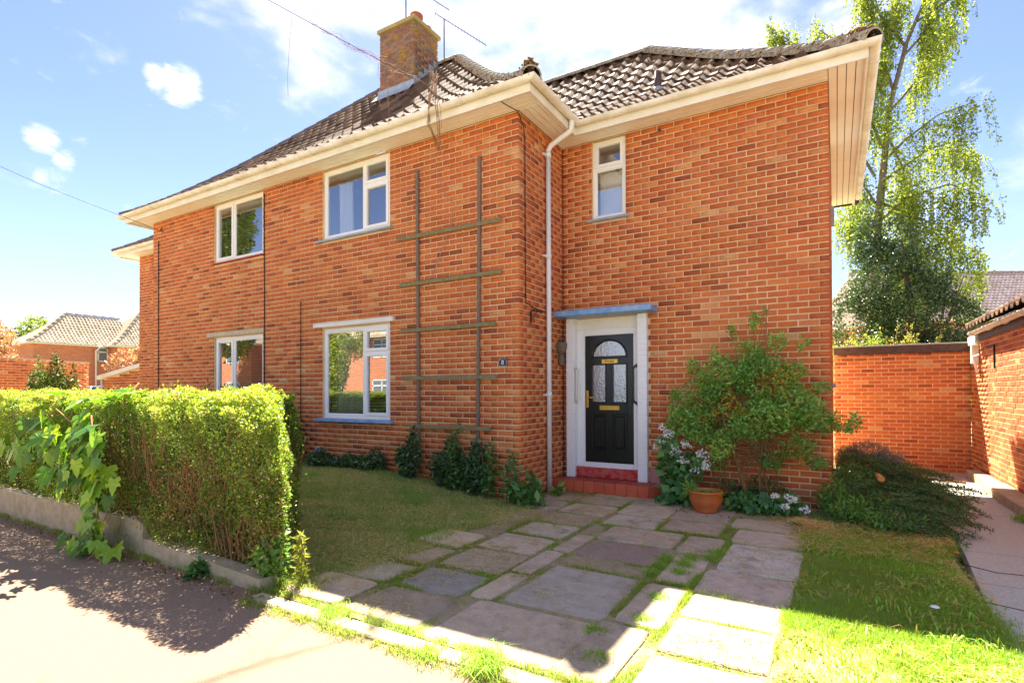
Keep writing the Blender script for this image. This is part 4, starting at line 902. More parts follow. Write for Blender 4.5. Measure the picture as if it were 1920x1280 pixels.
# ================================================================== SIDE WALLS
def brick_tex(name, scale=1.0):
    m = bpy.data.materials.new(name); m.use_nodes = True; t = m.node_tree; b = t.nodes['Principled BSDF']; b.inputs['Roughness'].default_value = .9
    tc = t.nodes.new('ShaderNodeTexCoord'); sp = t.nodes.new('ShaderNodeSeparateXYZ'); t.links.new(tc.outputs['Object'], sp.inputs[0])
    ad = t.nodes.new('ShaderNodeMath'); t.links.new(sp.outputs[0], ad.inputs[0]); t.links.new(sp.outputs[1], ad.inputs[1])
    cb = t.nodes.new('ShaderNodeCombineXYZ'); t.links.new(ad.outputs[0], cb.inputs[0]); t.links.new(sp.outputs[2], cb.inputs[1])
    bt = t.nodes.new('ShaderNodeTexBrick'); t.links.new(cb.outputs[0], bt.inputs[0]); bt.inputs['Scale'].default_value = 1; bt.inputs['Brick Width'].default_value = .225; bt.inputs['Row Height'].default_value = .075; bt.inputs['Mortar Size'].default_value = .008
    bt.inputs['Color1'].default_value = (.50, .12, .045, 1); bt.inputs['Color2'].default_value = (.64, .19, .065, 1); bt.inputs['Mortar'].default_value = (.5, .38, .26, 1); t.links.new(bt.outputs[0], b.inputs['Base Color']); return m
M_FARBR = brick_tex('far_brick')
GCW = thing('garden_wall', 'tall brick wall with dark brown coping closing the end of the side path', 'wall', (4.5, 6.72, 0))
def shift(o, root):
    o.location = Vector(o.location)-root.location; return o
s = MB(); slab_with_holes(s, (5.6, 6.72, 0), (-1, 0, 0), (0, -1, 0), 2.15, -.15, 2.12, [], depth=.2); shift(s.build('mortar_core', M_MORTAR, GCW), GCW)
b = Brickwork(GCW); b.wall((5.6, 6.72, 0), (-1, 0, 0), (0, -1, 0), 2.15, -.15, 2.12, (), 0, zoff=-.12); b.build()
s = MB(); s.bbox(3.46, 5.62, 6.66, 6.70, 2.115, 2.255, .004); shift(s.build('coping_fascia', M_FASDARK, GCW), GCW)
s = MB(); s.bbox(3.46, 5.60, 6.65, 9.2, 2.257, 2.285, .004); shift(s.build('felt_roof', M_ROOFFELT, GCW), GCW)
s = MB(); s.box(3.50, 5.5, 9.0, 9.15, -.15, 2.25); shift(s.build('rear_wall', M_MORTAR, GCW), GCW)
for o in GCW.children:
    if o.name.startswith('brick'): shift(o, GCW)
GAR = thing('garage', 'brick garage on the right with cream gutter under its tiled eaves', 'garage', (5.6, 3.5, 0))
s = MB(); slab_with_holes(s, (5.6, -1.2, 0), (0, 1, 0), (-1, 0, 0), 7.9, -.15, 2.34, [], depth=.2); shift(s.build('mortar_core', M_MORTAR, GAR), GAR)
b = Brickwork(GAR); b.wall((5.6, -1.2, 0), (0, 1, 0), (-1, 0, 0), 7.9, -.15, 2.24, (), 0, zoff=-.12); b.build()
s = MB(); s.bbox(5.575, 5.60, -1.2, 6.2, 2.245, 2.40, .004); shift(s.build('fascia', M_FASDARK, GAR), GAR)
s = MB(); pr_ = [(.055*math.cos(math.pi*(1+q/8)), .055*math.sin(math.pi*(1+q/8))) for q in range(9)]; vs = []
for y in (-1.25, 6.02):
    vs += [(5.49+a, y, 2.385+c) for a, c in pr_]
s.add(vs, [(k, k+1, 10+k, 9+k) for k in range(8)], True); s.add([(5.49+a, 6.02, 2.385+c) for a, c in pr_], [tuple(range(9))]); shift(s.build('gutter', M_GUTTER, GAR), GAR)
for y in np.arange(1.0, 6.0, .95):
    s = MB(); s.tube([(5.49+1.12*a, y, 2.385+1.12*c) for a, c in pr_]+[(5.59, y, 2.37)], .012, 6); shift(s.build('gutter_bracket', M_GUTTER, GAR), GAR)
GT = Tiles(GAR, limit=60); GT.slope((5.44, -1.25), (0, 1), (1, 0), 7.35, lambda u: 2.47+.42*u, lambda v: (0, 7.35), 10); GT.build()
s = MB(); s.add([(5.5, -1.2, 2.43), (5.5, 6.05, 2.43), (7.8, 6.05, 3.4), (7.8, -1.2, 3.4), (10, -1.2, 2.4), (10, 6.05, 2.4)], [(0, 3, 2, 1), (3, 4, 5, 2)]); shift(s.build('roof_deck', M_UNDER, GAR), GAR)
for o in GAR.children:
    if o.name.startswith('brick') or o.name.startswith('roof_tile'): shift(o, GAR)
s = MB(); s.bbox(5.55, 5.64, 6.05, 6.66, 2.20, 2.36, .006); s.bbox(5.50, 5.595, 6.0, 6.14, 1.86, 2.18, .006); shift(s.build('hopper', M_GUTTER, GAR), GAR)
s = MB(); s.tube([(5.58, 5.9, 2.0), (5.50, 5.9, 1.97), (5.55, 5.9, 1.7)], .02, 6); shift(s.build('waste_pipe', M_PIPE, GAR), GAR)
s = MB(); s.bbox(5.59, 5.599, 4.9, 5.55, 2.10, 2.12, .002); s.bbox(5.58, 5.598, 4.93, 4.96, 1.74, 2.10, .002); tag(s.build('wall_bracket', M_BLACKCAB), 'small dark iron bracket on the shaded garage wall under the gutter', 'bracket')
s = MB(); s.add([(5.81, -1.2, -.15), (9.6, -1.2, -.15), (9.6, -1.2, 2.5), (7.8, -1.2, 3.3), (5.81, -1.2, 2.5), (5.81, 6.05, -.15), (9.6, 6.05, -.15), (9.6, 6.05, 2.5), (7.8, 6.05, 3.3), (5.81, 6.05, 2.5)], [(0, 1, 2, 3, 4), (9, 8, 7, 6, 5), (1, 6, 7, 2)]); shift(s.build('gable_wall', M_FARBR, GAR), GAR)
PL = thing('plinth_kerb', 'pale concrete plinth kerb at the foot of the garage wall beside the path', 'kerb', (5.45, 3.5, 0))
for (a, b_, xx) in ((-1.2, 1.4, 5.28), (1.41, 3.3, 5.30), (3.31, 4.35, 5.32), (4.36, 6.0, 5.40)):
    s = MB(); s.bbox(xx, 5.59, a, b_, -.2, .10-.012*max(a, 0), .012); o = s.build('kerb_stone', M_CONC, PL); shift(o, PL)

# left boundary wall and lean-to
LB = thing('boundary_wall', 'long plain brick boundary wall at far left behind the round bush', 'wall', (-16.4, 0, 0))
a = Vector((-14.6, -3.6, 0)); b_ = Vector((-17.1, 1.96, 0)); U = (b_-a).normalized(); Nn = Vector((U.y, -U.x, 0)); ln = (b_-a).length
s = MB(); slab_with_holes(s, a, U, Nn, ln, -.15, 2.36, [], depth=.22); shift(s.build('mortar_core', M_MORTAR, LB), LB)
b = Brickwork(LB); b.wall(a, U, Nn, ln, -.15, 2.36, (), 0, corner1=True); b.build()
for o in LB.children:
    if o.name.startswith('brick'): shift(o, LB)
s = MB(); p0 = a+Nn*.02; p1 = b_+Nn*.02+U*.03; q0 = a-Nn*.25; q1 = b_-Nn*.25+U*.03; s.add([(p.x, p.y, z) for z in (2.362, 2.40) for p in (p0, p1, q1, q0)], [(4, 5, 6, 7), (0, 1, 5, 4), (1, 2, 6, 5), (2, 3, 7, 6), (3, 0, 4, 7)]); shift(s.build('coping', M_LINTEL, LB), LB)
LT = thing('lean_to', 'low brick lean-to with sloping white verge left of the far house end', 'outbuilding', (-14, 1.6, 0))
s = MB(); tf = lambda x: 2.16+(x+12.7)*.12
s.add([(-15.2, 1.606, -.15), (-12.5, 1.606, -.15), (-12.5, 1.606, tf(-12.5)), (-15.2, 1.606, tf(-15.2)), (-15.2, 4, -.15), (-15.2, 4, tf(-15.2)), (-12.5, 4, tf(-12.5))], [(0, 1, 2, 3), (0, 3, 5, 4), (3, 2, 6, 5)]); shift(s.build('mortar_core', M_MORTAR, LT), LT)
b = Brickwork(LT, limit=60); b.wall((-12.55, 1.6, 0), (-1, 0, 0), (0, -1, 0), 2.65, -.15, 2.2, (), 0, topf=lambda u: tf(-12.55-u)-.02); b.build()
for o in LT.children:
    if o.name.startswith('brick'): shift(o, LT)
s = MB(); s.add([(-15.4, 1.50, tf(-15.4)-.02), (-12.72, 1.50, tf(-12.72)-.02), (-12.72, 1.50, tf(-12.72)+.09), (-15.4, 1.50, tf(-15.4)+.09), (-15.4, 4.2, tf(-15.4)+.09), (-12.72, 4.2, tf(-12.72)+.09), (-15.4, 1.6, tf(-15.4)-.02), (-12.72, 1.6, tf(-12.72)-.02)], [(0, 1, 2, 3), (3, 2, 5, 4), (0, 6, 7, 1), (0, 3, 4, 6)]); shift(s.build('verge_board', M_FASCIA, LT), LT)
s = MB(); s.tube([(-15.22, 1.56, -.1), (-15.22, 1.56, 1.8)], .03, 8); shift(s.build('downpipe', M_PIPE, LT), LT)

# ================================================================== BACKGROUND HOUSES
PALE = [(0, (.40, .30, .20)), (.5, (.50, .40, .27)), (1, (.58, .47, .33))]
M_TFAR = tinted('far_tiles', PALE, 'attr', nscale=6, bump=0, spots=[(5, .58, .68, (.25, .17, .12), .5)])
def far_house(root, E, U, V, Lm, depth, ruse, wallin=.45, wing=None, tm=M_TFAR, wins=(), pf=None, base=0):
    """main block: eave start E, U along, V inward; hips both ends"""
    E = Vector((*E, 0)); U = Vector((*U, 0)).normalized(); V = Vector((*V, 0)).normalized(); pf = pf or prof; loc = root.location
    T = Tiles(root, tm, tm, limit=0); rr = depth/2
    T.slope(E[:2], U[:2], V[:2], Lm, pf, lambda v: (v*ruse[0], Lm-v*ruse[1]), int(rr/.235), nseg=5); T.build()
    for o in root.children:
        if o.name.startswith('roof_tiles') and o.location.length == 0: o.location = -Vector(loc)
    P = lambda u, v, z: tuple(E+U*u+V*v+Vector((0, 0, z))-Vector(loc))
    s = MB(); zr = pf(rr)-.04
    a, b = rr*ruse[0], Lm-rr*ruse[1]
    uu = [0, .6, 1.2, rr]
    for p, q in zip(uu, uu[1:]):
        s.add([P(p*ruse[0], p, pf(p)-.04), P(Lm-p*ruse[1], p, pf(p)-.04), P(Lm-q*ruse[1], q, pf(q)-.04), P(q*ruse[0], q, pf(q)-.04)], [(0, 1, 2, 3)])
        s.add([P(p*ruse[0], p, pf(p)-.04), P(q*ruse[0], q, pf(q)-.04), P(q*ruse[0], depth-q, pf(q)-.04), P(p*ruse[0], depth-p, pf(p)-.04)], [(0, 1, 2, 3)])
        s.add([P(Lm-p*ruse[1], p, pf(p)-.04), P(Lm-q*ruse[1], q, pf(q)-.04), P(Lm-q*ruse[1], depth-q, pf(q)-.04), P(Lm-p*ruse[1], depth-p, pf(p)-.04)], [(3, 2, 1, 0)])
        s.add([P(p*ruse[0], depth-p, pf(p)-.04), P(Lm-p*ruse[1], depth-p, pf(p)-.04), P(Lm-q*ruse[1], depth-q, pf(q)-.04), P(q*ruse[0], depth-q, pf(q)-.04)], [(3, 2, 1, 0)])
    s.build('roof', tm, root)
    s = MB(); w_ = wallin; z1 = pf(0)-.1
    c = [P(w_, w_, base-.2), P(Lm-w_, w_, base-.2), P(Lm-w_, depth-w_, base-.2), P(w_, depth-w_, base-.2)]; d = [(*q[:2], z1-loc[2]) for q in c]
    s.add(c+d, [(0, 1, 5, 4), (1, 2, 6, 5), (2, 3, 7, 6), (3, 0, 4, 7)]); s.build('wall', M_FARBR, root)
    s = MB(); e = [P(0, 0, z1), P(Lm, 0, z1), P(Lm, depth, z1), P(0, depth, z1)]; e2 = [P(0, 0, z1+.14), P(Lm, 0, z1+.14), P(Lm, depth, z1+.14), P(0, depth, z1+.14)]
    s.add(e+e2, [(0, 1, 2, 3)[::-1], (0, 1, 5, 4), (1, 2, 6, 5), (2, 3, 7, 6), (3, 0, 4, 7)]); s.build('eaves', M_FASCIA, root)
    if ruse[0] > 0:
        ridge_run(root, [P(0, 0, pf(0)+.05), P(.6*ruse[0], .6, pf(.6)+.05), P(1.2*ruse[0], 1.2, pf(1.2)+.05), P(a, rr, pf(rr)+.05)], .12, M_RIDGE_P, .6, 'hip_tile')
    ridge_run(root, [P(a, rr, pf(rr)+.05), P(b, rr, pf(rr)+.05)], .12, M_RIDGE_P, .6)
    for (u0, u1, za, zb, cols) in wins:
        def Q(u, v, z): return P(u, v, z)
        s = MB(); yv = w_-.02; fr = .07
        for (a_, b2, c_, d_) in [(u0, u1, za, za+fr), (u0, u1, zb-fr, zb), (u0, u0+fr, za, zb), (u1-fr, u1, za, zb)]+[(u0+(u1-u0)*k/cols-.04, u0+(u1-u0)*k/cols+.04, za, zb) for k in range(1, cols)]+[(u0, u1, za+(zb-za)*.68-.04, za+(zb-za)*.68+.04)]:
            s.add([Q(a_, yv, c_), Q(b2, yv, c_), Q(b2, yv, d_), Q(a_, yv, d_), Q(a_, yv+.05, c_), Q(b2, yv+.05, c_), Q(b2, yv+.05, d_), Q(a_, yv+.05, d_)], [(0, 1, 2, 3), (0, 4, 5, 1), (1, 5, 6, 2), (2, 6, 7, 3), (3, 7, 4, 0)])
        wo_ = s.build('window', M_UPVC, root)
        s = MB(); s.add([Q(u0, yv+.012, za), Q(u1, yv+.012, za), Q(u1, yv+.012, zb), Q(u0, yv+.012, zb)], [(0, 1, 2, 3)]); s.build('pane', M_FARGLASS, wo_)
M_FARGLASS = mat('far_glass', (.16, .19, .22), .12, .6)
def add_chimney(root, x, y, z0, z1, w_=.9, d_=.7):
    l = root.location; s = MB(); s.box(x-w_/2-l.x, x+w_/2-l.x, y-d_/2-l.y, y+d_/2-l.y, z0, z1); c = s.build('chimney', M_FARBR, root)
    s = MB(); s.bbox(x-w_/2-.05-l.x, x+w_/2+.05-l.x, y-d_/2-.05-l.y, y+d_/2+.05-l.y, z1, z1+.08, .01); s.build('chimney_cap', M_LINTEL, c)
    for k in (-1, 1): s = MB(); s.lathe((x+.22*k-l.x, y-l.y, z1+.07), [(.12, 0), (.12, .25), (.14, .26), (.14, .32), (.08, .32)], 12); s.build('chimney_pot', M_POTCH, c)
LHse = thing('brick_house', 'distant brick house with pale sunlit roof above the far left boundary wall', 'house', (-48, 12, 0))
far_house(LHse, (-45.6, 9.4), (0, 1), (-1, 0), 7.0, 5.9, (1.1, .0), wins=((4.4, 5.1, 3.9, 5.0, 1),))
far_house(LHse, (-44.2, 14.1), (0, 1), (-1, 0), 9.5, 7.9, (1, 1), wins=((1.5, 3.0, 3.9, 5.0, 2),))
add_chimney(LHse, -47.6, 19.2, 7.6, 10.0)
s = MB(); s.tube([(0.45, 6.8, 10.0), (.45, 6.8, 11.9)], .03, 6); s.tube([(.45, 6.2, 11.8), (.45, 8.2, 11.75)], .02, 5)
for k in range(8): s.tube([(.2, 6.3+k*.22, 11.8), (.7, 6.3+k*.22, 11.8)], .012, 4)
s.build('aerial', M_METAL, LHse)
s = MB(); s.tube([(2.65, 1.8, 5.1), (2.2, 1.6, 4.7), (2.2, 1.6, 0)], .06, 8); s.build('downpipe', M_PIPE, LHse)
RHse = thing('brick_house', 'background house with pinkish pantile roof behind the birch above the garage', 'house', (14, 36, 0))
M_TPINK = tinted('pink_far_tiles', [(0, (.52, .36, .30)), (.5, (.62, .46, .39)), (1, (.70, .55, .48))], 'attr', nscale=6, bump=0)
far_house(RHse, (5.9, 31.6), (.86, .51), (-.51, .86), 18, 8.2, (.15, .6), tm=M_TPINK, pf=lambda u: 5.5+.86*u, wins=((2.6, 3.4, 3.2, 4.6, 1), (6, 8, 3.2, 4.6, 2)))
# houses across the street, seen in the window reflections
O1 = thing('brick_house', 'sunlit brick house across the street seen only as reflection in the windows', 'house', (-30, -22, 0))
far_house(O1, (-15, -19.6), (-1, 0), (0, -1), 15, 8, (1, 1), wins=tuple((u, u+1.7, z, z+1.25, 2) for u in (2, 6.2, 10.8) for z in (1.0, 3.7)))
O2 = thing('brick_house', 'second brick house across the street, left of its neighbour in the reflections', 'house', (-45, -22, 0))
far_house(O2, (-34, -18.6), (-1, 0), (0, -1), 15, 8, (1, 1), wins=tuple((u, u+1.7, z, z+1.25, 2) for u in (2, 6.2, 10.8) for z in (1.0, 3.7)))

# ================================================================== CARS
def car(label, loc, rz, paint, group=None):
    t = thing('parked_car', label, 'car', loc, rz)
    lower = [(-2.05, .32), (-2.08, .62), (-2.0, .80), (-1.1, .93), (1.75, .95), (2.0, .85), (2.05, .55), (2.03, .32)]
    s = MB(); n = len(lower)
    for w_ in (1,):
        vs = [(x, y*(.86 - .03*(z > .8)), z) for y in (-1, -.9, .9, 1) for x, z in [(x*(1 if abs(y) < .95 else .985), z) for x, z in lower]]
        s.add(vs, [(r*n+k, (r+1)*n+k, (r+1)*n+(k+1) % n, r*n+(k+1) % n) for r in range(3) for k in range(n)]+[tuple(range(n)), tuple(range(3*n, 4*n))[::-1]])
    s.build('body', paint, t)
    gh = [(-1.15, .92), (-.55, 1.40), (.9, 1.43), (1.65, .94)]
    s = MB(); vs = [(x, sgn*(.80 if z < 1 else .62), z) for sgn in (-1, 1) for x, z in gh]; s.add(vs, [(3, 2, 1, 0), (4, 5, 6, 7), (0, 1, 5, 4), (2, 3, 7, 6)]); s.build('glasshouse', mat('car_glass', (.05, .07, .09), .05, .8), t)
    s = MB(); s.bbox(-.6, .95, -.63, .63, 1.395, 1.445, .02); 
    for sgn in (-1, 1):
        for (p, q) in (((-1.15, .92), (-.55, 1.40)), ((1.65, .94), (.9, 1.43)), ((.15, .93), (.15, 1.42))): s.tube([(p[0], sgn*.805, p[1]), (q[0], sgn*.625, q[1])], .035, 6)
    s.build('roof', paint, t)
    for x in (-1.3, 1.3):
        for y in (-.80, .80):
            s = MB(); pts = [(x, y-.09, .31), (x, y+.09, .31)]; s.tube(pts, .31, 20); wh = s.build('wheel', mat('tyre', (.02, .02, .02), .8), t)
            s = MB(); s.tube([(x, y-.095, .31), (x, y+.095, .31)], .19, 14); s.build('rim', mat('rim', (.5, .5, .5), .3, metal=.8), wh)
    for y in (-.6, .6):
        s = MB(); s.bbox(-2.10, -2.0, y-.16, y+.16, .60, .74, .02); s.build('headlight', M_WHITE, t)
    return t
car('pale blue car just showing between the lean-to and the boundary wall', (-22.0, 4.2, .25), R(35), mat('pale_blue_paint', (.45, .55, .66), .25, .5, coat=.5))
car('red car parked across the street, seen as reflection in the neighbour window', (-19.5, -9.9, -.13), R(0), mat('red_paint', (.45, .01, .03), .25, .5, coat=.5))

# ================================================================== VEGETATION
G_HEDGE = leafmat('hedge_leaf', [(0, (.20, .10, .03)), (.10, (.045, .085, .014)), (.32, (.105, .19, .028)), (.6, (.21, .31, .045)), (.88, (.37, .44, .075)), (1, (.50, .36, .17))], .40)
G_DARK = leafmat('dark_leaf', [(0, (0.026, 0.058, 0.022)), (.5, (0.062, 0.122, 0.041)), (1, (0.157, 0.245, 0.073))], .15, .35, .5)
G_SHRUB = leafmat('shrub_leaf', [(0, (0.055, 0.106, 0.025)), (.4, (0.121, 0.263, 0.046)), (.8, (0.221, 0.420, 0.073)), (1, (0.353, 0.526, 0.106))], .25, .4)
G_BIRCH = leafmat('birch_leaf', [(0, (0.088, 0.125, 0.025)), (.5, (0.188, 0.263, 0.050)), (1, (0.338, 0.400, 0.088))], .45, .5)
G_YELLOW = leafmat('yellow_green_leaf', [(0, (.14, .18, .03)), (.5, (.30, .33, .07)), (1, (.45, .42, .14))], .4)
G_SYC = leafmat('sycamore_leaf', [(0, (0.065, 0.153, 0.016)), (.5, (0.140, 0.323, 0.027)), (1, (0.355, 0.527, 0.041))], .35, .4, .4, 'obj')
G_PINE = leafmat('conifer_needle', [(0, (0.049, 0.085, 0.032)), (.5, (0.095, 0.185, 0.049)), (.85, (0.162, 0.284, 0.076)), (1, (0.432, 0.312, 0.135))], .1, .6, .2)
G_PETAL = leafmat('white_petal', [(0, (.72, .70, .76)), (1, (.88, .88, .88))], .25)
G_ORANGE = leafmat('orange_flower', [(0, (.55, .20, .015)), (1, (.72, .40, .03))], .2)
G_PINKBL = leafmat('copper_blossom', [(0, (.22, .08, .05)), (.5, (.42, .22, .14)), (1, (.60, .42, .28))], .3)
G_HEART = leafmat('honesty_leaf', [(0, (0.038, 0.106, 0.029)), (.6, (0.086, 0.230, 0.048)), (1, (0.154, 0.326, 0.077))], .2, .4, .4)
G_GRASS = leafmat('grass_blade', [(0, (0.743, 0.528, 0.248)), (.22, (0.595, 0.450, 0.168)), (.42, (0.309, 0.326, 0.078)), (.6, (0.210, 0.303, 0.049)), (.8, (0.248, 0.450, 0.057)), (1, (0.371, 0.629, 0.078))], .35, .5, .25)
G_LAWN = leafmat('mown_lawn_blade', [(0, (.64, .54, .28)), (.3, (.52, .49, .21)), (.55, (.36, .41, .13)), (.8, (.23, .36, .075)), (1, (.27, .44, .08))], .3, .55, .2)
def unit(a): return a/np.maximum(np.linalg.norm(a, axis=-1, keepdims=True), 1e-6)
def leafcloud(name, P, size, m, parent=None, asp=.5, bias=(0, 0, .5), tint=None, droop=0, fold=True, jit=.25, stuff=True):
    P = np.asarray(P, float); n = len(P); d = unit(RNG.normal(size=(n, 3))+np.array([0, 0, -droop])); nn = unit(RNG.normal(size=(n, 3))+np.array(bias)*2)
    sd_ = unit(np.cross(d, nn)); nn = np.cross(sd_, d); L = (np.asarray(size)*RNG.uniform(1-jit*2, 1+jit*2, n))[:, None]
    a = P; tip = P+d*L; mid = P+d*L*.45; w_ = L*asp*.5
    V = np.stack([a, mid+sd_*w_+nn*w_*.25, tip, mid-sd_*w_+nn*w_*.25], 1).reshape(-1, 3); F = np.arange(n*4).reshape(-1, 4)
    if tint is None: tint = RNG.random(n)
    # split along the fold into two triangles
    F = np.stack([F[:, [0, 1, 2]], F[:, [0, 2, 3]]], 1).reshape(-1, 3)
    o = link(name, mesh_np(name, V, F, m, np.repeat(np.clip(tint, 0, 1), 4)), parent)
    if stuff: o['kind'] = 'stuff'
    return o
def blades(name, XY, zf, h, wd, m, parent=None, lean=.5, tint=None, kind='stuff'):
    n = len(XY); x, y = XY[:, 0], XY[:, 1]; z = zf(x, y); hh = np.asarray(h)*RNG.uniform(.5, 1.4, n); an = RNG.uniform(0, 2*np.pi, n); ln = RNG.uniform(0, lean*2, n)*hh; a2 = RNG.uniform(0, 2*np.pi, n)
    wx, wy = np.cos(a2)*wd/2, np.sin(a2)*wd/2
    tx, ty, tz = x+np.cos(an)*ln, y+np.sin(an)*ln, z+hh*np.maximum(.25, 1-ln/hh*.45)
    if n > 12000:
        V = np.stack([np.stack([x-wx, y-wy, z-.004], -1), np.stack([x+wx, y+wy, z-.004], -1), np.stack([tx, ty, tz], -1)], 1).reshape(-1, 3); F = np.arange(n*3).reshape(-1, 3); rp = 3
    else:
        mx_, my_, mz_ = x+np.cos(an)*ln*.35, y+np.sin(an)*ln*.35, z+hh*.62
        V = np.stack([np.stack([x-wx, y-wy, z-.004], -1), np.stack([x+wx, y+wy, z-.004], -1), np.stack([mx_-wx*.8, my_-wy*.8, mz_], -1), np.stack([mx_+wx*.8, my_+wy*.8, mz_], -1), np.stack([tx, ty, tz], -1)], 1).reshape(-1, 3)
        b = np.arange(n)*5; F = np.stack([np.stack([b, b+1, b+3], -1), np.stack([b, b+3, b+2], -1), np.stack([b+2, b+3, b+4], -1)], 1).reshape(-1, 3); rp = 5
    if tint is None: tint = RNG.random(n)
    o = link(name, mesh_np(name, V, F, m, np.repeat(np.clip(tint, 0, 1), rp)), parent); o['kind'] = kind; return o
flat = lambda z0: (lambda x, y: np.full(np.shape(x), z0))

# ---- lawn
n = 420000; x = RNG.uniform(-5.5, .35, n); y = RNG.uniform(-3.5, -.02, n)
edge = .12+.16*nval(y, x*0, 2.2, 3)+RNG.normal(0, .04, n); k = (x < edge+.12)&(RNG.random(n) < np.clip((x+6)/3.2, .35, 1)); x = x[k]; y = y[k]; n = len(x)
pat = nval(x, y, 1.7)+.7*nval(x, y, 5.5, 2); t = np.clip(.56+.16*pat+.12*nval(x, y, 11, 3)+RNG.normal(0, .14, n), 0, 1); gr = nval(x, y, 3.1, 5) > .42; t[gr] += .30
far = y > -.9; t[far] += .05
blades('lawn_grass', np.stack([x, y], 1), lambda a, b: lawnz(a, b)-.006, .030+.03*gr+.016*(pat > .3), .0075, G_LAWN, lean=1.0, tint=t)
n = 70000; x = RNG.uniform(-4.5, .6, n); y = RNG.uniform(-3.4, -.1, n); k = nval(x, y, 2.4, 7)+RNG.normal(0, .3, n) > .05; x = x[k]; y = y[k]; n = len(x)
def clip_(name, x, y, zf, L0, m, tint, up_=.02):
    n = len(x); z = zf(x, y)+RNG.uniform(.004, up_, n); a = RNG.uniform(0, np.pi*2, n); L = L0*RNG.uniform(.4, 1.5, n); dx, dy = np.cos(a)*L/2, np.sin(a)*L/2; dz = RNG.normal(0, .12, n)*L; w_ = .0022
    px_, py_ = -np.sin(a)*w_, np.cos(a)*w_
    V = np.stack([np.stack([x-dx, y-dy, z-dz], -1), np.stack([x+px_, y+py_, z+.002], -1), np.stack([x+dx, y+dy, z+dz], -1), np.stack([x-px_, y-py_, z+.001], -1)], 1).reshape(-1, 3)
    b = np.arange(n)*4; F = np.stack([np.stack([b, b+1, b+2], -1), np.stack([b, b+2, b+3], -1)], 1).reshape(-1, 3)
    o = link(name, mesh_np(name, V, F, m, np.repeat(np.clip(tint, 0, 1), 4))); o['kind'] = 'stuff'; return o
clip_('grass_clippings', x, y, lambda a, b: lawnz(a, b)+.012, .045, G_LAWN, RNG.normal(.26, .16, n), .03)

n = 9000; x = RNG.uniform(-4, .35, n); y = RNG.uniform(-3.45, -.1, n); k = nval(x, y, 2.8, 1)+RNG.normal(0, .35, n) > .1; x = x[k]; y = y[k]
blades('rough_grass', np.stack([x, y], 1), lambda a, b: lawnz(a, b)-.004, .055, .011, G_LAWN, lean=1.2, tint=RNG.choice([.1, .3, .75, .95], len(x))+RNG.normal(0, .05, len(x)))
n = 9000; x = RNG.uniform(3.25, 4.28, n); y = RNG.uniform(-4.5, 1.2, n); k = nval(x, y, 3.1, 2)+RNG.normal(0, .35, n) > .1; x = x[k]; y = y[k]
blades('rough_grass', np.stack([x, y], 1), flat(-.012), .058, .010, G_GRASS, lean=1.2, tint=RNG.choice([.3, .6, .8, .95], len(x))+RNG.normal(0, .05, len(x)))
# ---- grass in the paving joints
pts = []
for (a, b, c, d, mi) in slabs:
    per = 2*((b-a)+(d-c)); m_ = int(per*2600); u = RNG.random(m_)*per
    xx = np.where(u < b-a, a+u, np.where(u < (b-a)+(d-c), b+.03, np.where(u < 2*(b-a)+(d-c), a+(u-(b-a)-(d-c)), a-.03)))
    yy = np.where(u < b-a, c-.03, np.where(u < (b-a)+(d-c), c+(u-(b-a)), np.where(u < 2*(b-a)+(d-c), d+.03, c+(u-2*(b-a)-(d-c)))))
    pts.append(np.stack([xx, yy], 1)+RNG.normal(0, .016, (m_, 2)))
P = np.concatenate(pts); msk = nval(P[:, 0], P[:, 1], 2.1, 4)+.5*nval(P[:, 0], P[:, 1], 6, 1)
dens = np.clip(.34+.9*msk, .03, 1)*np.where(P[:, 1] > .3, .35, 1)*np.where((P[:, 0] > 2.6)&(P[:, 1] > -2.2), .30, 1)*np.where(P[:, 1] < -3.0, .8, 1)
P = P[RNG.random(len(P)) < dens]; ms = nval(P[:, 0], P[:, 1], 2.1, 4)
blades('joint_grass', P, flat(-.012), 0.026+.034*np.clip(ms, 0, 1), .0045, G_GRASS, lean=.9, tint=.58+.18*nval(P[:, 0], P[:, 1], 3, 2)+RNG.normal(0, .12, len(P)))
# clumps and clippings lying on the paving
n = 26000; x = RNG.uniform(.2, 3.3, n); y = RNG.uniform(-3.6, 1.0, n); q = nval(x, y, 1.9, 9)+.6*nval(x, y, 5, 3); k = q+RNG.normal(0, .25, n) > .45-.25*(x < 1.3); x = x[k]; y = y[k]; n = len(x)
clip_('grass_clippings', x, y, flat(.002), .04, G_GRASS, RNG.normal(.33, .14, n), .018)

# ---- verge grass right of the paving
def vedge(y): return 4.30+.06*np.sin(y*2.3)+np.where(y > -1, .04*(y+1), 0)
n = 400000; y = RNG.uniform(-4.7, 2.4, n); x = RNG.uniform(3.18, 4.6, n); k = (x < vedge(y)+RNG.normal(0, .05, n))&(x > 3.22+.05*nval(y, y*0, 3)+RNG.normal(0, .02, n)); x = x[k]; y = y[k]
q = nval(x, y, 1.5, 6)+.5*nval(x, y, 4.8, 8); bare = ((y < -2.4)&(q+RNG.normal(0, .25, len(x)) > -.15+.35*(x > 3.9))&(RNG.random(len(x)) < .78))|((nval(x, y, 3.3, 9)+RNG.normal(0, .25, len(x)) > .45)&(RNG.random(len(x)) < .6)); x, y, q = x[~bare], y[~bare], q[~bare]; n = len(x)
t = .72+.13*q+RNG.normal(0, .12, n); t = np.where(y < -2.6, t-.10*np.clip(-2.6-y, 0, 2), t); t = np.where(y > .15, t+.04, t)
blades('verge_grass', np.stack([x, y], 1), lambda a, b: -.012-.012*np.clip(b, 0, 9), (.032+.018*(q > .2))*np.where(np.abs(y+1.2) < 1.6, 1, .85), .0062, G_GRASS, lean=.8, tint=t)
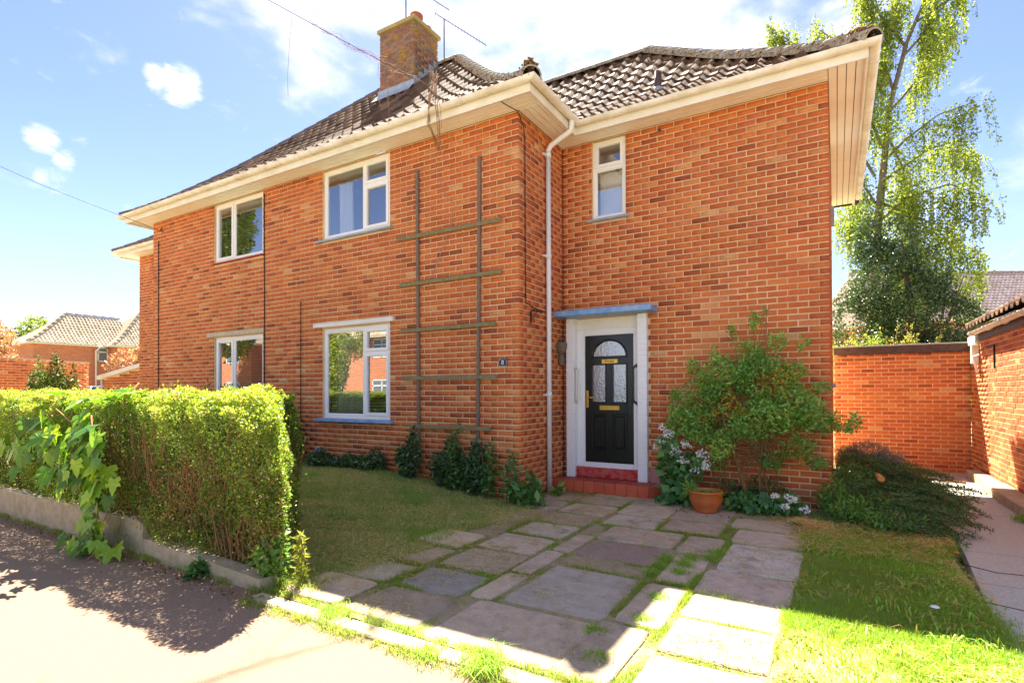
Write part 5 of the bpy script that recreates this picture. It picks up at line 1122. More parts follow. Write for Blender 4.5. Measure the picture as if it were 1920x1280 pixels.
n = 30000; x = RNG.uniform(3.2, 4.4, n); y = RNG.uniform(-4.7, 1.2, n); k = nval(x, y, 2.2, 12)+RNG.normal(0, .3, n)+np.where(y > -.1, .35, 0)+np.where(y < -2.9, .45, 0) > .62; x = x[k]; y = y[k]
clip_('grass_clippings', x, y, flat(.012), .055, G_GRASS, RNG.normal(.16, .10, len(x)), .035)
# weeds fringe along edging, kerb and gutter line
def fringe(name, x0, x1, yc, n, amp, h, tm=.7, zf=flat(-.02), dens_=2.0):
    x = RNG.uniform(x0, x1, n); k = nval(x, x*0, dens_*2, 3)+RNG.normal(0, .2, n) > .15; x = x[k]; y = yc+RNG.normal(0, amp, len(x))
    return blades(name, np.stack([x, y], 1), zf, h, .0038, G_GRASS, lean=.9, tint=tm+RNG.normal(0, .12, len(x)))
fringe('edge_grass', 0, 3.3, -3.60, 9000, .02, .04, .6, dens_=4); fringe('edge_grass', 0, 3.4, -3.79, 5000, .03, .035, .55, dens_=5)
fringe('edge_grass', -9, 0, -3.645, 5000, .018, .05, .55, dens_=3); fringe('edge_grass', -.15, .4, -3.45, 900, .07, .09, .55)
# tufts breaking through
for (x, y, r_, h, c) in ((1.95, -3.72, .05, .11, 500), (1.6, -3.75, .05, .06, 300), (2.45, -2.35, .04, .05, 300), (2.47, -2.75, .035, .05, 260), (2.28, -3.05, .03, .05, 260), (2.40, -3.35, .04, .05, 260), (.75, -3.66, .06, .07, 500), (4.35, 1.6, .05, .1, 200), (2.44, -1.75, .04, .06, 200), (2.44, -1.55, .035, .07, 200), (2.44, -1.35, .035, .07, 200), (2.27, -1.9, .03, .07, 180), (2.27, -1.7, .03, .07, 200), (2.27, -1.5, .03, .08, 200), (2.60, -1.3, .03, .08, 150), (2.61, -1.1, .03, .08, 150), (-.35, -1.2, .16, .06, 1200), (.05, -1.9, .10, .06, 700), (5.25, 1.9, .05, .08, 300)):
    P = RNG.normal(0, r_, (c, 2))+np.array([x, y]); blades('grass_tuft', P, flat(-.02), h, .0042, G_GRASS, lean=.8, tint=.75+RNG.normal(0, .1, c))

# ---- dead leaves and litter at the kerb and step
n = 900; x = np.concatenate([RNG.uniform(-5.5, .2, 520), RNG.uniform(1.5, 4.0, 380)]); y = np.concatenate([-3.70+RNG.exponential(.05, 520)*-1, RNG.uniform(.3, 1.2, 380)])
leafcloud('dead_leaves', np.stack([x, y, np.full(900, .0)-.012+RNG.uniform(0, .012, 900)], 1), .03, leafmat('dead_leaf', [(0, (.10, .05, .03)), (.6, (.24, .13, .06)), (1, (.45, .30, .12))], .2), bias=(0, 0, 2))

# ---- hedge
HX0, HX1, HY0, HY1, HZ = -8.0, .12, -3.62, -2.55, 1.36
hedge = thing('hedge', 'long clipped yellow green hedge above the concrete kerb along the pavement', 'hedge', (-3, -3.1, .1))
def hedge_surface(n):
    """points on the outer skin: front, top, right end, back"""
    A = [1.35*(HX1-HX0), 1.05*(HX1-HX0), 1.35*1.05*1.7, .5*(HX1-HX0)]; c = RNG.choice(4, n, p=np.array(A)/sum(A))
    x = RNG.uniform(HX0, HX1, n); dens = np.clip((x+8.5)/4.5, .5, 1); y = RNG.uniform(HY0, HY1, n); z = RNG.uniform(.0, HZ, n)
    z = np.where(c == 0, z, z); y = np.where(c == 0, HY0, y); z = np.where(c == 1, HZ, z); x = np.where(c == 2, HX1, x); y = np.where(c == 3, HY1, y)
    nrm_ = np.array([[0, -1, 0], [0, 0, 1], [1, 0, 0], [0, 1, 0]])[c]
    # rounded corners
    r_ = .24; cx = np.clip(x, HX0+r_, HX1-r_); cy = np.clip(y, HY0+r_, HY1-r_); cz = np.clip(z, 0, HZ-r_); C = np.stack([cx, cy, cz], 1); P = np.stack([x, y, z], 1); dlt = P-C; ln = np.linalg.norm(dlt, axis=1, keepdims=True)
    P = C+dlt/np.maximum(ln, 1e-5)*np.minimum(ln, r_)
    bul = .085*nval(x*1.0+z, z+y, 1.3)+.065*nval(x+y, z-y, 3.9, 3)+.045*nval(x, z+y, 9.5, 5)
    P = P+nrm_*bul[:, None]
    taper = np.where(z < .35, (.35-z)*.35, 0); P[:, 1] += np.where(c == 0, taper*.6, 0); P[:, 0] -= np.where(c == 2, taper*.3, 0)
    # right end bulges low down
    P[:, 0] += np.where(P[:, 0] > HX1-.5, .10*np.exp(-((P[:, 2]-.5)/.35)**2)*(P[:, 0]-HX1+.5)*2, 0)
    P[:, 0] -= np.clip((P[:, 0]-HX1+1.1)/1.1, 0, 1)*1.28*(P[:, 1]-HY0)
    return P, nrm_, bul, c
P, nr, bul, cc = hedge_surface(300000)
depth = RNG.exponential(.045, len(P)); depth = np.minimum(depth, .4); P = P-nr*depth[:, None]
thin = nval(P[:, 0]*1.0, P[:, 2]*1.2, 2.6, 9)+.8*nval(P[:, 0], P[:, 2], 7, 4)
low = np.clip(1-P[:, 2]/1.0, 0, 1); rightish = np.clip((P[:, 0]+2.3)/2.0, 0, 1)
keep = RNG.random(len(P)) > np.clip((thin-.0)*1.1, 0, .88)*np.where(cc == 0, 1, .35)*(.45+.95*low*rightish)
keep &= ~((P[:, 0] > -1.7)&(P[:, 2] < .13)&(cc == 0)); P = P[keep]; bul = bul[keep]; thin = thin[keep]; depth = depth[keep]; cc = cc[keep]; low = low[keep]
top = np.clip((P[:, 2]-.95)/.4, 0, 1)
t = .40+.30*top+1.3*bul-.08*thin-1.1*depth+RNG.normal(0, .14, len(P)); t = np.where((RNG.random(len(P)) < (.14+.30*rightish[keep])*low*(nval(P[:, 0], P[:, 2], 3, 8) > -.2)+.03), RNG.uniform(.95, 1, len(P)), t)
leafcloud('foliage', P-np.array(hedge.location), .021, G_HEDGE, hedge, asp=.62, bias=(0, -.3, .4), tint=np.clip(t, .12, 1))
# sprigs on top
n = 26000; x = RNG.uniform(HX0, HX1-.1, n); y = RNG.uniform(HY0+.05, HY1-.05, n); x = x-np.clip((x-HX1+1.1)/1.1, 0, 1)*1.28*(y-HY0); hgt = .075*(nval(x, y, 5, 2)+nval(x, y, 15, 4)+.9); z = HZ-.04+RNG.uniform(0, 1, n)*np.clip(hgt, .01, .2)
leafcloud('top_sprigs', np.stack([x, y, z], 1)-np.array(hedge.location), .024, G_HEDGE, hedge, asp=.55, bias=(0, 0, .5), droop=-.9, tint=np.clip(.66+RNG.normal(0, .15, n), 0, 1))
s = MB()
for k in range(430):
    x = random.uniform(-2.6, HX1-.02)if k < 300 else random.uniform(HX0, -2.4); y = random.uniform(HY0+.10, HY0+.6) if k % 3 else random.uniform(HY0+.1, HY1); z0 = lawn0 = .08
    top_ = random.uniform(.5, 1.25); y2 = HY0+random.uniform(.0, .12) if k % 3 else y+random.uniform(-.1, .1)
    x -= min(max((x-HX1+1.1)/1.1, 0), 1)*1.28*(y-HY0); x2 = x+random.uniform(-.22, .22); s.tube([(x+3, y+3.1, 0), (x+3+(x2-x)*.3, y*.6+y2*.4+3.1, top_*.4), (x2+3+random.uniform(-.04, .04), y2+3.1, top_*.75), (min(x2+random.uniform(-.08, .08), HX1)+3, y2+.02+3.1, top_)], [.008, .006, .0045, .002], 4, False)
for k in range(500):
    x = random.uniform(-2.4, HX1); z = random.uniform(.0, .75); y = HY0+random.uniform(-.03, .1); a = random.uniform(-1.2, 1.2); l_ = random.uniform(.06, .22)
    s.tube([(x+3, y+3.1, z), (x+3+l_*math.sin(a), y+3.1+random.uniform(-.04, .04), z+l_*math.cos(a))], [.0025, .0015], 3, False)
s.build('stems', M_STEM, hedge)
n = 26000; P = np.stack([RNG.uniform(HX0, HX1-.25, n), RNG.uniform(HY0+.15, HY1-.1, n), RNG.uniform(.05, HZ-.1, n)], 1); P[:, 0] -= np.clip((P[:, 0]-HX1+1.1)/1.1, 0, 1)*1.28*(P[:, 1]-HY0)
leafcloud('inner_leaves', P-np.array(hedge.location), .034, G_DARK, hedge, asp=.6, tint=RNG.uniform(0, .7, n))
# plants at the hedge foot
def herb(name, label, cat, c, n, rx, rz_, size, m, asp=.5, group=None, tint=None, stems=10, zb=0, ry=None, droop=0, sm=M_STEM, partname='leaves'):
    t = thing(name, label, cat, c, group=group); ry = ry or rx
    P = RNG.normal(0, 1, (n, 3)); P = P/np.maximum(np.linalg.norm(P, axis=1, keepdims=True), .01)*RNG.random((n, 1))**.4
    P = P*np.array([rx, ry, rz_/2])+np.array([0, 0, rz_/2+zb]); P[:, 0] += .12*rx*nval(P[:, 2], P[:, 1], 12); P[:, 2] = np.maximum(P[:, 2]*(1+.25*nval(P[:, 0], P[:, 1], 9)), .01)
    leafcloud(partname, P, size, m, t, asp=asp, tint=tint, droop=droop)
    s = MB()
    for k in range(stems):
        a = random.uniform(0, 6.28); r_ = random.random(); s.tube([(.1*rx*math.cos(a), .1*ry*math.sin(a), 0), (.6*rx*r_*math.cos(a), .6*ry*r_*math.sin(a), rz_*.5), (rx*r_*math.cos(a), ry*r_*math.sin(a), rz_*.9)], [.005, .004, .002], 4, False)
    s.build('stem', sm, t); return t
herb('weed', 'leafy green weed at the right foot of the hedge by the kerb end', 'weed', (-.06, -3.52, .05), 700, .12, .34, .05, G_SHRUB, .5)
herb('weed', 'small leafy weed growing from the pavement crack against the lower kerb', 'weed', (-.75, -3.68, -.03), 90, .06, .12, .07, G_HEART, .5)
wd = thing('weed', 'upright pale green feathery spike beside the right end of the hedge', 'weed', (.16, -3.44, .0)); n = 300; zz = RNG.random(n)*.36+.02; a = RNG.uniform(0, 6.28, n); r_ = .04*(1-zz/.45)
leafcloud('leaves', np.stack([np.cos(a)*r_, np.sin(a)*r_, zz], 1), .05, G_YELLOW, wd, asp=.22, tint=RNG.uniform(.1, .6, n)); s = MB(); s.tube([(0, 0, 0), (.01, 0, .2), (0, .01, .37)], .004, 4); s.build('stem', M_STEM, wd)

# ---- sycamore sapling hanging over the hedge
syc = thing('sycamore_sapling', 'bright green sycamore shoots with large lobed leaves growing out through the hedge', 'sapling', (-2.6, -3.75, .0))
def lobed(m):
    ang = []; 
    outl = [(0, -.02), (.10, -.10), (.26, -.16), (.36, -.10), (.46, .02), (.40, .10), (.30, .14), (.44, .26), (.52, .44), (.40, .42), (.26, .38), (.20, .44), (.16, .62), (.08, .74), (0, .92)]
    pts = outl+[(-x, y) for x, y in outl[1:-1]][::-1]; V = [(0, .18, .0)]+[(x, y, -.10*abs(x)-.18*y*y+.03*math.sin(9*x)) for x, y in pts]; n = len(pts)
    me = bpy.data.meshes.new('leaf'); me.from_pydata(V, [], [(0, 1+k, 1+(k+1) % n) for k in range(n)]); me.materials.append(m); me.update(); return me
LEAF = lobed(G_SYC)
spots = []
def spray(c, n, sx_, sz_, szr): 
    for k in range(n): spots.append((c[0]+random.gauss(0, sx_), c[1]+random.gauss(0, .05), c[2]+random.gauss(0, sz_), random.uniform(*szr)))
random.seed(3)
spray((-2.35, -3.80, 1.02), 24, .22, .10, (.13, .20)); spray((-2.15, -3.83, .72), 20, .16, .14, (.13, .19)); spray((-2.05, -3.84, .40), 24, .14, .13, (.10, .16)); spray((-1.95, -3.84, .16), 12, .12, .06, (.09, .14))
spray((-2.35, -3.82, .10), 12, .16, .06, (.10, .14)); spray((-2.95, -3.80, .75), 22, .28, .14, (.13, .2)); spray((-3.25, -3.80, 1.05), 16, .3, .08, (.14, .2)); spray((-3.1, -3.5, 1.33), 12, .35, .04, (.14, .2)); spray((-2.3, -3.4, 1.40), 10, .2, .05, (.14, .22)); spray((-3.9, -3.78, .85), 12, .3, .12, (.14, .2))
for (x, y, z, r_) in spots:
    r_ *= 1.22; o = link('leaf', LEAF, syc, (x+2.6, y+3.75, z)); top_ = z > 1.25
    d = Vector((random.gauss(0, .5), -.35+random.gauss(0, .2), -1+random.gauss(0, .3))) if not top_ else Vector((random.gauss(0, .6), -.8, random.gauss(0, .25)))
    nrm2 = Vector((random.gauss(0, .35), -1, .45+random.gauss(0, .3))) if not top_ else Vector((random.gauss(0, .3), -.3, 1))
    yv = d.normalized(); zv = (nrm2-yv*nrm2.dot(yv)).normalized(); xv = yv.cross(zv)
    o.matrix_local = Matrix(((xv.x*r_, yv.x*r_, zv.x*r_, x+2.6), (xv.y*r_, yv.y*r_, zv.y*r_, y+3.75), (xv.z*r_, yv.z*r_, zv.z*r_, z), (0, 0, 0, 1)))
s = MB()
for pts in (((.2, .5, .3), (.15, .1, .9), (.3, -.02, 1.2), (.45, -.05, .8), (.55, -.06, .3)), ((0, .4, .3), (-.1, .1, 1.0), (-.5, 0, 1.25), (-.9, -.03, 1.0)), ((.2, .3, .9), (.4, .2, 1.35), (.35, .35, 1.5))): s.tube(pts, [.012, .01, .007, .005, .003][:len(pts)], 6)
s.build('stem', M_STEM, syc)
random.seed(21)

# ---- dark shrub at the wall behind the hedge end
herb('wall_shrub', 'dark shrub against the front wall half hidden behind the hedge end', 'shrub', (-4.35, -.32, .2), 5200, .38, 1.02, .045, G_DARK, .55, ry=.28)
herb('wall_shrub', 'dark shrub tops beneath the neighbour lower window behind the hedge', 'shrub', (-6.0, -.35, .2), 5200, 1.3, 1.28, .05, G_DARK, .55, ry=.28)
def weeds_row():
    spec = [(-1.72, .20, .62, 1700, 'tall dark weed at the foot of the left trellis upright'), (-1.05, .26, .62, 2300, 'bushy dark weed beneath the trellis between the uprights'), (-.62, .24, .66, 2600, 'dense dark green weed covering the foot of the right trellis upright'), (-.92, .10, .86, 500, 'thin climbing weed rising in the middle under the lowest rail'), (-.36, .10, .72, 460, 'slim weed climbing the wall between trellis and corner'),
            (-3.0, .34, .22, 1500, 'low spreading weed below the blue window sill, left half'), (-2.45, .28, .30, 1300, 'strappy green weed below the right end of the blue sill'), (-3.6, .3, .26, 1100, 'low weed beside the small grey wall box')]
    for (x, r_, h, n, lb) in spec:
        zb = float(lawnz(x, -.2)); herb('weed', lb, 'weed', (x, -.17, zb-.02), n, r_, h, .055, G_DARK if n > 1000 else G_HEART, .5, ry=.13)
weeds_row()
herb('weed', 'pale blue flowered weed with broad leaves at the brick corner', 'weed', (-.02, -.20, .0), 190, .12, .62, .07, G_HEART, .55)
herb('weed', 'broad leaved dock weed in front of the brick corner', 'weed', (.20, -.12, .0), 150, .2, .30, .13, G_HEART, .42)
herb('weed', 'small weed at the foot of the white downpipe', 'weed', (.22, .62, -.02), 90, .1, .14, .07, G_SHRUB, .5)
rk = MB(); rk.lathe((.14, .70, -.02), [(.0, .10), (.05, .085), (.075, .04), (.08, 0)], 7); tag(rk.build('stone', mat('pinkish_stone', (.40, .33, .32), .8, bump=.6)), 'small pinkish stone between the downpipe and the red step', 'stone')

# ---- berberis shrub
shr = thing('flowering_shrub', 'large loose green shrub with small orange flowers against the brick wall', 'shrub', (2.56, 1.05, -.02))
def crown_blobs(blobs, n, shell=.55):
    w_ = np.array([b[3]*b[4]*b[5] for b in blobs])**.7; c = RNG.choice(len(blobs), n, p=w_/w_.sum()); B = np.array(blobs)[c]
    d = unit(RNG.normal(size=(n, 3))); r_ = RNG.random((n, 1))**(1/3)*(1-shell)+shell*RNG.random((n, 1))**.3; return B[:, :3]+d*r_*B[:, 3:6], c
blobs = [(-.55, 0, 1.25, .42, .25, .36), (-.2, -.05, 1.55, .38, .26, .34), (.2, -.05, 1.50, .42, .28, .36), (.0, 0, 1.85, .26, .2, .22), (.45, -.08, 1.22, .40, .28, .30), (-.35, -.15, 1.0, .42, .26, .28), (.15, -.2, 1.08, .42, .26, .26),
         (-.75, -.05, 1.0, .22, .2, .22), (.75, -.12, 1.12, .30, .22, .20), (1.0, -.18, 1.08, .22, .16, .12), (.10, 0, 2.25, .07, .07, .16), (.22, -.02, 2.36, .05, .05, .06), (-.15, 0, 2.12, .05, .06, .12), (.62, 0, 1.95, .07, .06, .10), (-.85, 0, 1.35, .08, .08, .14), (-.30, -.1, .55, .12, .1, .14), (.3, -.1, .62, .14, .1, .12), (-.62, 0, 1.72, .09, .08, .12), (-.35, 0, 1.85, .07, .08, .16), (.35, .02, 2.0, .12, .1, .13), (.52, 0, 1.65, .14, .12, .12),
         (-.25, -.22, .75, .16, .12, .22), (.55, -.12, .78, .22, .14, .16), (.75, -.1, .6, .14, .1, .07), (-.9, .0, .8, .12, .1, .14), (.80, .0, 1.45, .1, .08, .08)]
P, c = crown_blobs(blobs, 19000); 
k = nval(P[:, 0]*2, P[:, 2]*2, 2.4, 3)+nval(P[:, 0], P[:, 2]+P[:, 1], 8, 6)+RNG.normal(0, .2, len(P)) < .38; P = P[k]; c = c[k]
t = .62+.24*nval(P[:, 0], P[:, 2], 3.5, 5)+.12*(P[:, 2]-1.3)+RNG.normal(0, .15, len(P)); t = np.where(c == 21, .97, t)
leafcloud('foliage', P, .048, G_SHRUB, shr, asp=.42, bias=(0, -.5, .5), tint=t, droop=-.4)
q, _ = crown_blobs([(.35, -.22, 1.5, .25, .1, .28), (.85, -.25, 1.08, .28, .1, .12), (-.1, -.26, 1.3, .35, .08, .2), (-.5, -.24, 1.15, .25, .08, .15), (.55, -.2, .72, .1, .05, .1), (.2, -.25, 1.1, .4, .08, .15)], 1500, .1); q = q[nval(q[:, 0], q[:, 2], 7, 2) > -.05]
leafcloud('orange_flowers', q, .020, G_ORANGE, shr, asp=.9)
s = MB()
s.tube([(.02, .05, 0), (-.03, .0, .3), (-.12, -.02, .62), (-.22, -.05, .95), (-.3, 0, 1.3)], [.030, .026, .022, .018, .008], 8)
s.tube([(.16, .02, 0), (.14, 0, .4), (.18, -.03, .8), (.22, -.04, 1.2)], [.018, .016, .013, .006], 7); s.tube([(.26, 0, 0), (.2, .02, .4), (.16, 0, .8), (.05, 0, 1.3)], [.014, .012, .010, .005], 7)
for k in range(60):
    b_ = blobs[random.randrange(len(blobs))]; z0 = random.uniform(.45, .8); x0_ = random.choice((-.1, .16, .2)); s.tube([(x0_, 0, z0), ((x0_+b_[0])*.5+random.uniform(-.06, .06), b_[1]*.5, (z0+b_[2])*.5), (b_[0]+random.uniform(-.5, .5)*b_[3], b_[1], b_[2]+random.uniform(-.2, .5)*b_[5])], [.008, .005, .002], 5, False)
for k in range(26):
    x_ = random.uniform(-.6, .3); s.tube([(x_, random.uniform(-.1, .1), 0), (x_+random.uniform(-.15, .15), -.05, .4), (x_+random.uniform(-.3, .3), -.1, random.uniform(.6, 1.0))], .003, 4, False)
s.build('branch', M_STEM, shr)

# ---- honesty with white flowers
def flower_plant(name, label, c, blobs, nl, ls, fl, nf, fs=.020):
    t = thing(name, label, 'flowering plant', c); P, _ = crown_blobs(blobs, nl, .4); leafcloud('leaves', P, ls, G_HEART, t, asp=.72, bias=(0, -.8, .5), droop=.5)
    P, cc_ = crown_blobs(fl, nf, .1); Pc = np.repeat(P, 5, 0)+RNG.normal(0, .006, (nf*5, 3)); leafcloud('white_flowers', Pc, fs, G_PETAL, t, asp=.8, bias=(0, -.8, .4))
    s = MB()
    for b_ in fl: s.tube([(random.uniform(-.05, .05), 0, 0), (b_[0]*.6, b_[1]*.5, b_[2]*.55), (b_[0], b_[1], b_[2])], [.006, .005, .003], 4, False)
    s.build('stem', mat('green_stem', (.10, .16, .05), .7), t); return t
flower_plant('white_honesty', 'tall heart leaved plant with many small white flowers right of the door', (1.78, .92, 0),
             [(0, 0, .22, .24, .2, .2), (-.1, .05, .45, .18, .15, .18), (.12, 0, .45, .2, .15, .2), (-.12, 0, .72, .14, .1, .14), (-.02, -.15, .1, .22, .12, .08)], 420, .11,
             [(-.24, 0, .72, .09, .07, .07), (-.20, 0, .94, .05, .05, .06), (-.05, -.05, .68, .1, .06, .08), (.12, -.06, .74, .08, .06, .05), (.30, -.08, .62, .09, .06, .08), (.36, -.08, .5, .07, .05, .05), (-.1, -.05, .86, .08, .06, .05), (.08, -.08, .55, .08, .05, .05), (.22, -.1, .44, .06, .05, .04)], 210)
flower_plant('white_honesty', 'low leafy plant with white flowers spreading right of the terracotta pot', (2.78, .78, 0),
             [(0, 0, .1, .3, .15, .1), (.2, 0, .12, .25, .12, .1), (-.25, 0, .1, .2, .12, .12)], 330, .085, [(.12, -.05, .22, .05, .04, .03), (.28, -.02, .2, .08, .05, .05), (.22, -.12, .12, .06, .04, .03), (.42, -.05, .1, .06, .04, .03)], 80)
herb('wall_ferns', 'green weeds around the foot of the orange flowered shrub', 'weed', (2.62, 1.12, 0), 900, .5, .34, .05, G_HEART, .45, ry=.1)
pot = thing('terracotta_pot', 'round glazed terracotta pot on the paving beside the white flowers', 'pot', (2.18, .58, 0))
s = MB(); s.lathe((0, 0, 0), [(.0, .002), (.125, .002), (.135, .02), (.130, .035), (.165, .08), (.185, .15), (.178, .205), (.188, .22), (.195, .235), (.188, .248), (.168, .246), (.163, .2)], 40); s.build('bowl', M_TERRA, pot)
s = MB(); s.lathe((0, 0, 0), [(.0, .205), (.08, .21), (.165, .20)], 20); s.build('compost', M_SOIL, pot)
P = RNG.normal(0, .065, (260, 2)); o = blades('pot_weeds', P, flat(.205), .05, .007, G_GRASS, pot, lean=.9, tint=.75+RNG.normal(0, .1, 260)); 
n = 120; a = RNG.uniform(0, 6.28, n); r_ = RNG.uniform(0, .12, n); leafcloud('spiky_leaves', np.stack([-.17+np.cos(a)*.02, -.02+np.sin(a)*.02, np.full(n, .22)+RNG.uniform(0, .05, n)], 1), .11, G_SHRUB, pot, asp=.12, bias=(0, 0, .2), droop=-.7, tint=RNG.uniform(.6, 1, n))

# ---- brush pile of cut conifer branches
pile = thing('brush_pile', 'heap of cut conifer branches and greenery at the house corner by the path', 'brush pile', (3.95, 2.3, 0))
def conifer_spray(segs, V, T, L, base, d, droop=.25):
    """flat spray of needles along a branch"""
    d = Vector(d).normalized(); side = d.cross(Vector((0, 0, 1))).normalized(); p = Vector(base); n = int(L/.03); tips = []
    for i in range(n):
        t_ = i/n; q = p+d*L*t_+Vector((0, 0, -droop*L*t_*t_)); segs.append(q)
        l2 = .30*L*(1-t_)+.03
        for sg in (-1, 1):
            e = q+side*sg*l2*.8+d*l2*.6+Vector((0, 0, random.uniform(-.03, .02)))
            m_ = int(l2/.012)+2
            for j in range(m_):
                w_ = q.lerp(e, j/m_)
                V.append((w_.x, w_.y, w_.z)); T.append(t_)
PV = []; PT = []; br = MB()
def zmound(x, y): return max(0, .62*math.exp(-((x-3.72)/.42)**2-((y-2.6)/1.0)**2)+.28*math.exp(-((x-4.15)/.45)**2-((y-1.5)/.8)**2))
for k in range(120):
    bx_ = random.uniform(3.5, 4.3); by_ = random.uniform(.7, 3.7); a = random.gauss(-.5, .9); L = random.uniform(.35, .8); z_ = zmound(bx_, by_)*random.uniform(.5, 1)+.04
    sg = []; conifer_spray(sg, PV, PT, L, (bx_, by_, z_), (math.cos(a), math.sin(a), random.uniform(-.15, .3)), .3)
    br.tube([Vector(q)-pile.location for q in sg[::6]+[sg[-1]]], .004, 4, False)
for (b_, d_, L) in (((4.0, 1.3, .2), (1, -.7, .1), .85), ((4.05, 1.7, .22), (1, -.35, .15), .8), ((4.1, 2.0, .25), (1, .1, .3), .85), ((4.0, .9, .12), (1, -1.0, .02), .75), ((4.15, 2.5, .3), (1, .3, .35), .7), ((3.9, .6, .10), (1, -.8, .05), .6), ((4.3, 1.6, .15), (1, -.5, .2), .5)):
    for j in range(3):
        sg = []; conifer_spray(sg, PV, PT, L*random.uniform(.8, 1.05), (b_[0]+random.uniform(-.1, .1), b_[1]+random.uniform(-.1, .1), b_[2]), (d_[0], d_[1]+random.uniform(-.25, .25), d_[2]+random.uniform(-.1, .1)), .25); br.tube([Vector(q)-pile.location for q in sg[::6]+[sg[-1]]], .005, 4, False)
PV = np.array(PV); PV[:, 2] = np.maximum(PV[:, 2], .01)
o = leafcloud('needles', PV-np.array(pile.location), .036, G_PINE, pile, asp=.20, bias=(0, 0, .6), tint=np.clip(.45+.25*nval(PV[:, 0], PV[:, 1], 3)+RNG.normal(0, .16, len(PV)), 0, 1))
br.build('cut_branch', M_STEM, pile)
s = MB(); s.tube([(-.05, -.35, .38), (-.02, -.9, .40)], .035, 12); s.m = [0]*(len(s.f)); s.build('cut_stub', mat('cut_wood', (.62, .30, .10), .7, noise=(30, (.5, .22, .07), .5)), pile)
P, c = crown_blobs([(-.28, -.55, .25, .30, .5, .28), (-.15, -1.25, .12, .38, .35, .16), (.05, -1.7, .08, .35, .25, .1), (-.3, .3, .3, .2, .5, .35)], 7000, .5); P[:, 2] = np.maximum(P[:, 2], .01)
leafcloud('green_cuttings', P, .05, G_SHRUB, pile, asp=.22, tint=.35+RNG.normal(0, .2, len(P)), droop=-.3)
P, c = crown_blobs([(-.1, .25, .62, .26, .35, .12), (.1, .0, .55, .2, .3, .1), (-.3, .5, .5, .2, .3, .15)], 3800, .6)
leafcloud('grey_twigs', P, .055, leafmat('grey_twig', [(0, (.07, .09, .06)), (.6, (.17, .20, .14)), (1, (.30, .33, .25))], .1), pile, asp=.1)
P, c = crown_blobs([(.3, .25, .38, .15, .15, .10), (.42, .1, .32, .12, .12, .06)], 260, .5); leafcloud('pale_leaves', P, .05, G_YELLOW, pile, asp=.5)
# straw heap
n = 420; x = RNG.normal(3.25, .14, n); y = RNG.normal(.22, .12, n); 
clip_('straw_heap', x, y, lambda a, b: .01+.06*np.exp(-((a-3.15)/.2)**2-((b-.15)/.18)**2), .10, G_GRASS, RNG.normal(.10, .08, n), .06)
n = 2200; x = RNG.uniform(3.1, 4.3, n); y = RNG.uniform(-.7, .6, n); clip_('straw_litter', x, y, flat(.02), .08, G_GRASS, RNG.normal(.2, .14, n), .04)
for (x_, y_, n_, r_, h_, lb) in ((3.62, .72, 900, .22, .26, 'feathery green weeds between the straw and the house corner'), (3.95, .55, 800, .26, .16, 'low green weeds at the front edge of the brush pile'), (3.45, 1.05, 700, .16, .42, 'green weeds close against the right end of the house wall')):
    herb('weed', lb, 'weed', (x_, y_, -.02), n_, r_, h_, .06, G_SHRUB, .28, tint=.45+RNG.normal(0, .2, n_), droop=-.5)
# dark rag at wall foot
s = MB(); s.lathe((4.35, 6.5, -.10), [(.0, .13), (.10, .12), (.2, .07), (.28, .01)], 9); tag(s.build('rag', mat('dark_rag', (.03, .025, .05), .8, noise=(12, (.10, .04, .06), .7), bump=1, bscale=20)), 'dark crumpled rag at the foot of the end wall', 'rag')
s = MB(); s.tube([(4.9, 5.1, -.06), (5.1, 5.0, -.05), (5.25, 5.05, -.06)], .02, 6); tag(s.build('stick', M_STEM), 'brown stick lying on the shaded end of the side path', 'stick')
s = MB(); s.lathe((4.02, -1.75, .045), [(.0, .008), (.02, .006), (.026, 0)], 12); tag(s.build('litter', M_WHITE), 'small round white piece of litter on the verge grass', 'litter')
dn = thing('dandelion', 'single yellow dandelion at the edge of the side path', 'flower', (4.35, -.25, 0)); s = MB(); s.lathe((0, 0, .05), [(.0, .008), (.02, .006), (.022, 0)], 10); s.build('flower_head', G_ORANGE, dn); s = MB(); s.tube([(0, 0, 0), (0, 0, .05)], .003, 5); s.build('stem', M_STEM, dn)

# ---- behind the end wall
herb_t = thing('evergreen_tree', 'dark evergreen tree behind the garden wall below the birch', 'tree', (5.6, 12.6, 0))
P, c = crown_blobs([(-1.0, 0, 4.3, .9, 1.0, 1.6), (-.2, 0, 3.5, 1.1, 1.1, 1.5), (.55, 0, 2.9, .9, 1.0, 1.2), (-1.6, .2, 3.0, .9, .9, 1.6), (1.15, 0, 2.3, .6, .8, .7), (-.55, 0, 5.4, .55, .6, 1.0), (-1.3, 0, 5.6, .4, .5, .9), (.2, 0, 4.6, .5, .6, .8), (-.2, 0, 1.9, 2.0, 1.0, 1.2)], 52000, .5)
k = nval(P[:, 0]*1.3, P[:, 2]*1.3, 1.6, 3)+.8*nval(P[:, 0], P[:, 2]+P[:, 1], 4.5, 5)+RNG.normal(0, .25, len(P)) < .50; P = P[k]; leafcloud('crown', P, .085, G_DARK, herb_t, asp=.5, tint=.45+.25*nval(P[:, 0], P[:, 2], 2.2)+RNG.normal(0, .22, len(P)))
s = MB(); s.tube([(0, 0, 0), (-.2, 0, 2.5), (-.5, 0, 5.6)], [.14, .11, .03], 8)
for k in range(14): a = random.uniform(-1.6, .9); s.tube([(-.15, 0, 2+random.random()), (a*.6, 0, 3.3), (a, random.uniform(-.5, .5), random.uniform(3, 5.6))], [.05, .035, .01], 6)
s.build('trunk', M_BARK, herb_t)
bs = thing('bright_shrub', 'yellow green shrub with upright sprigs just above the end wall coping', 'shrub', (4.4, 10.2, 0)); PP = []
s = MB()
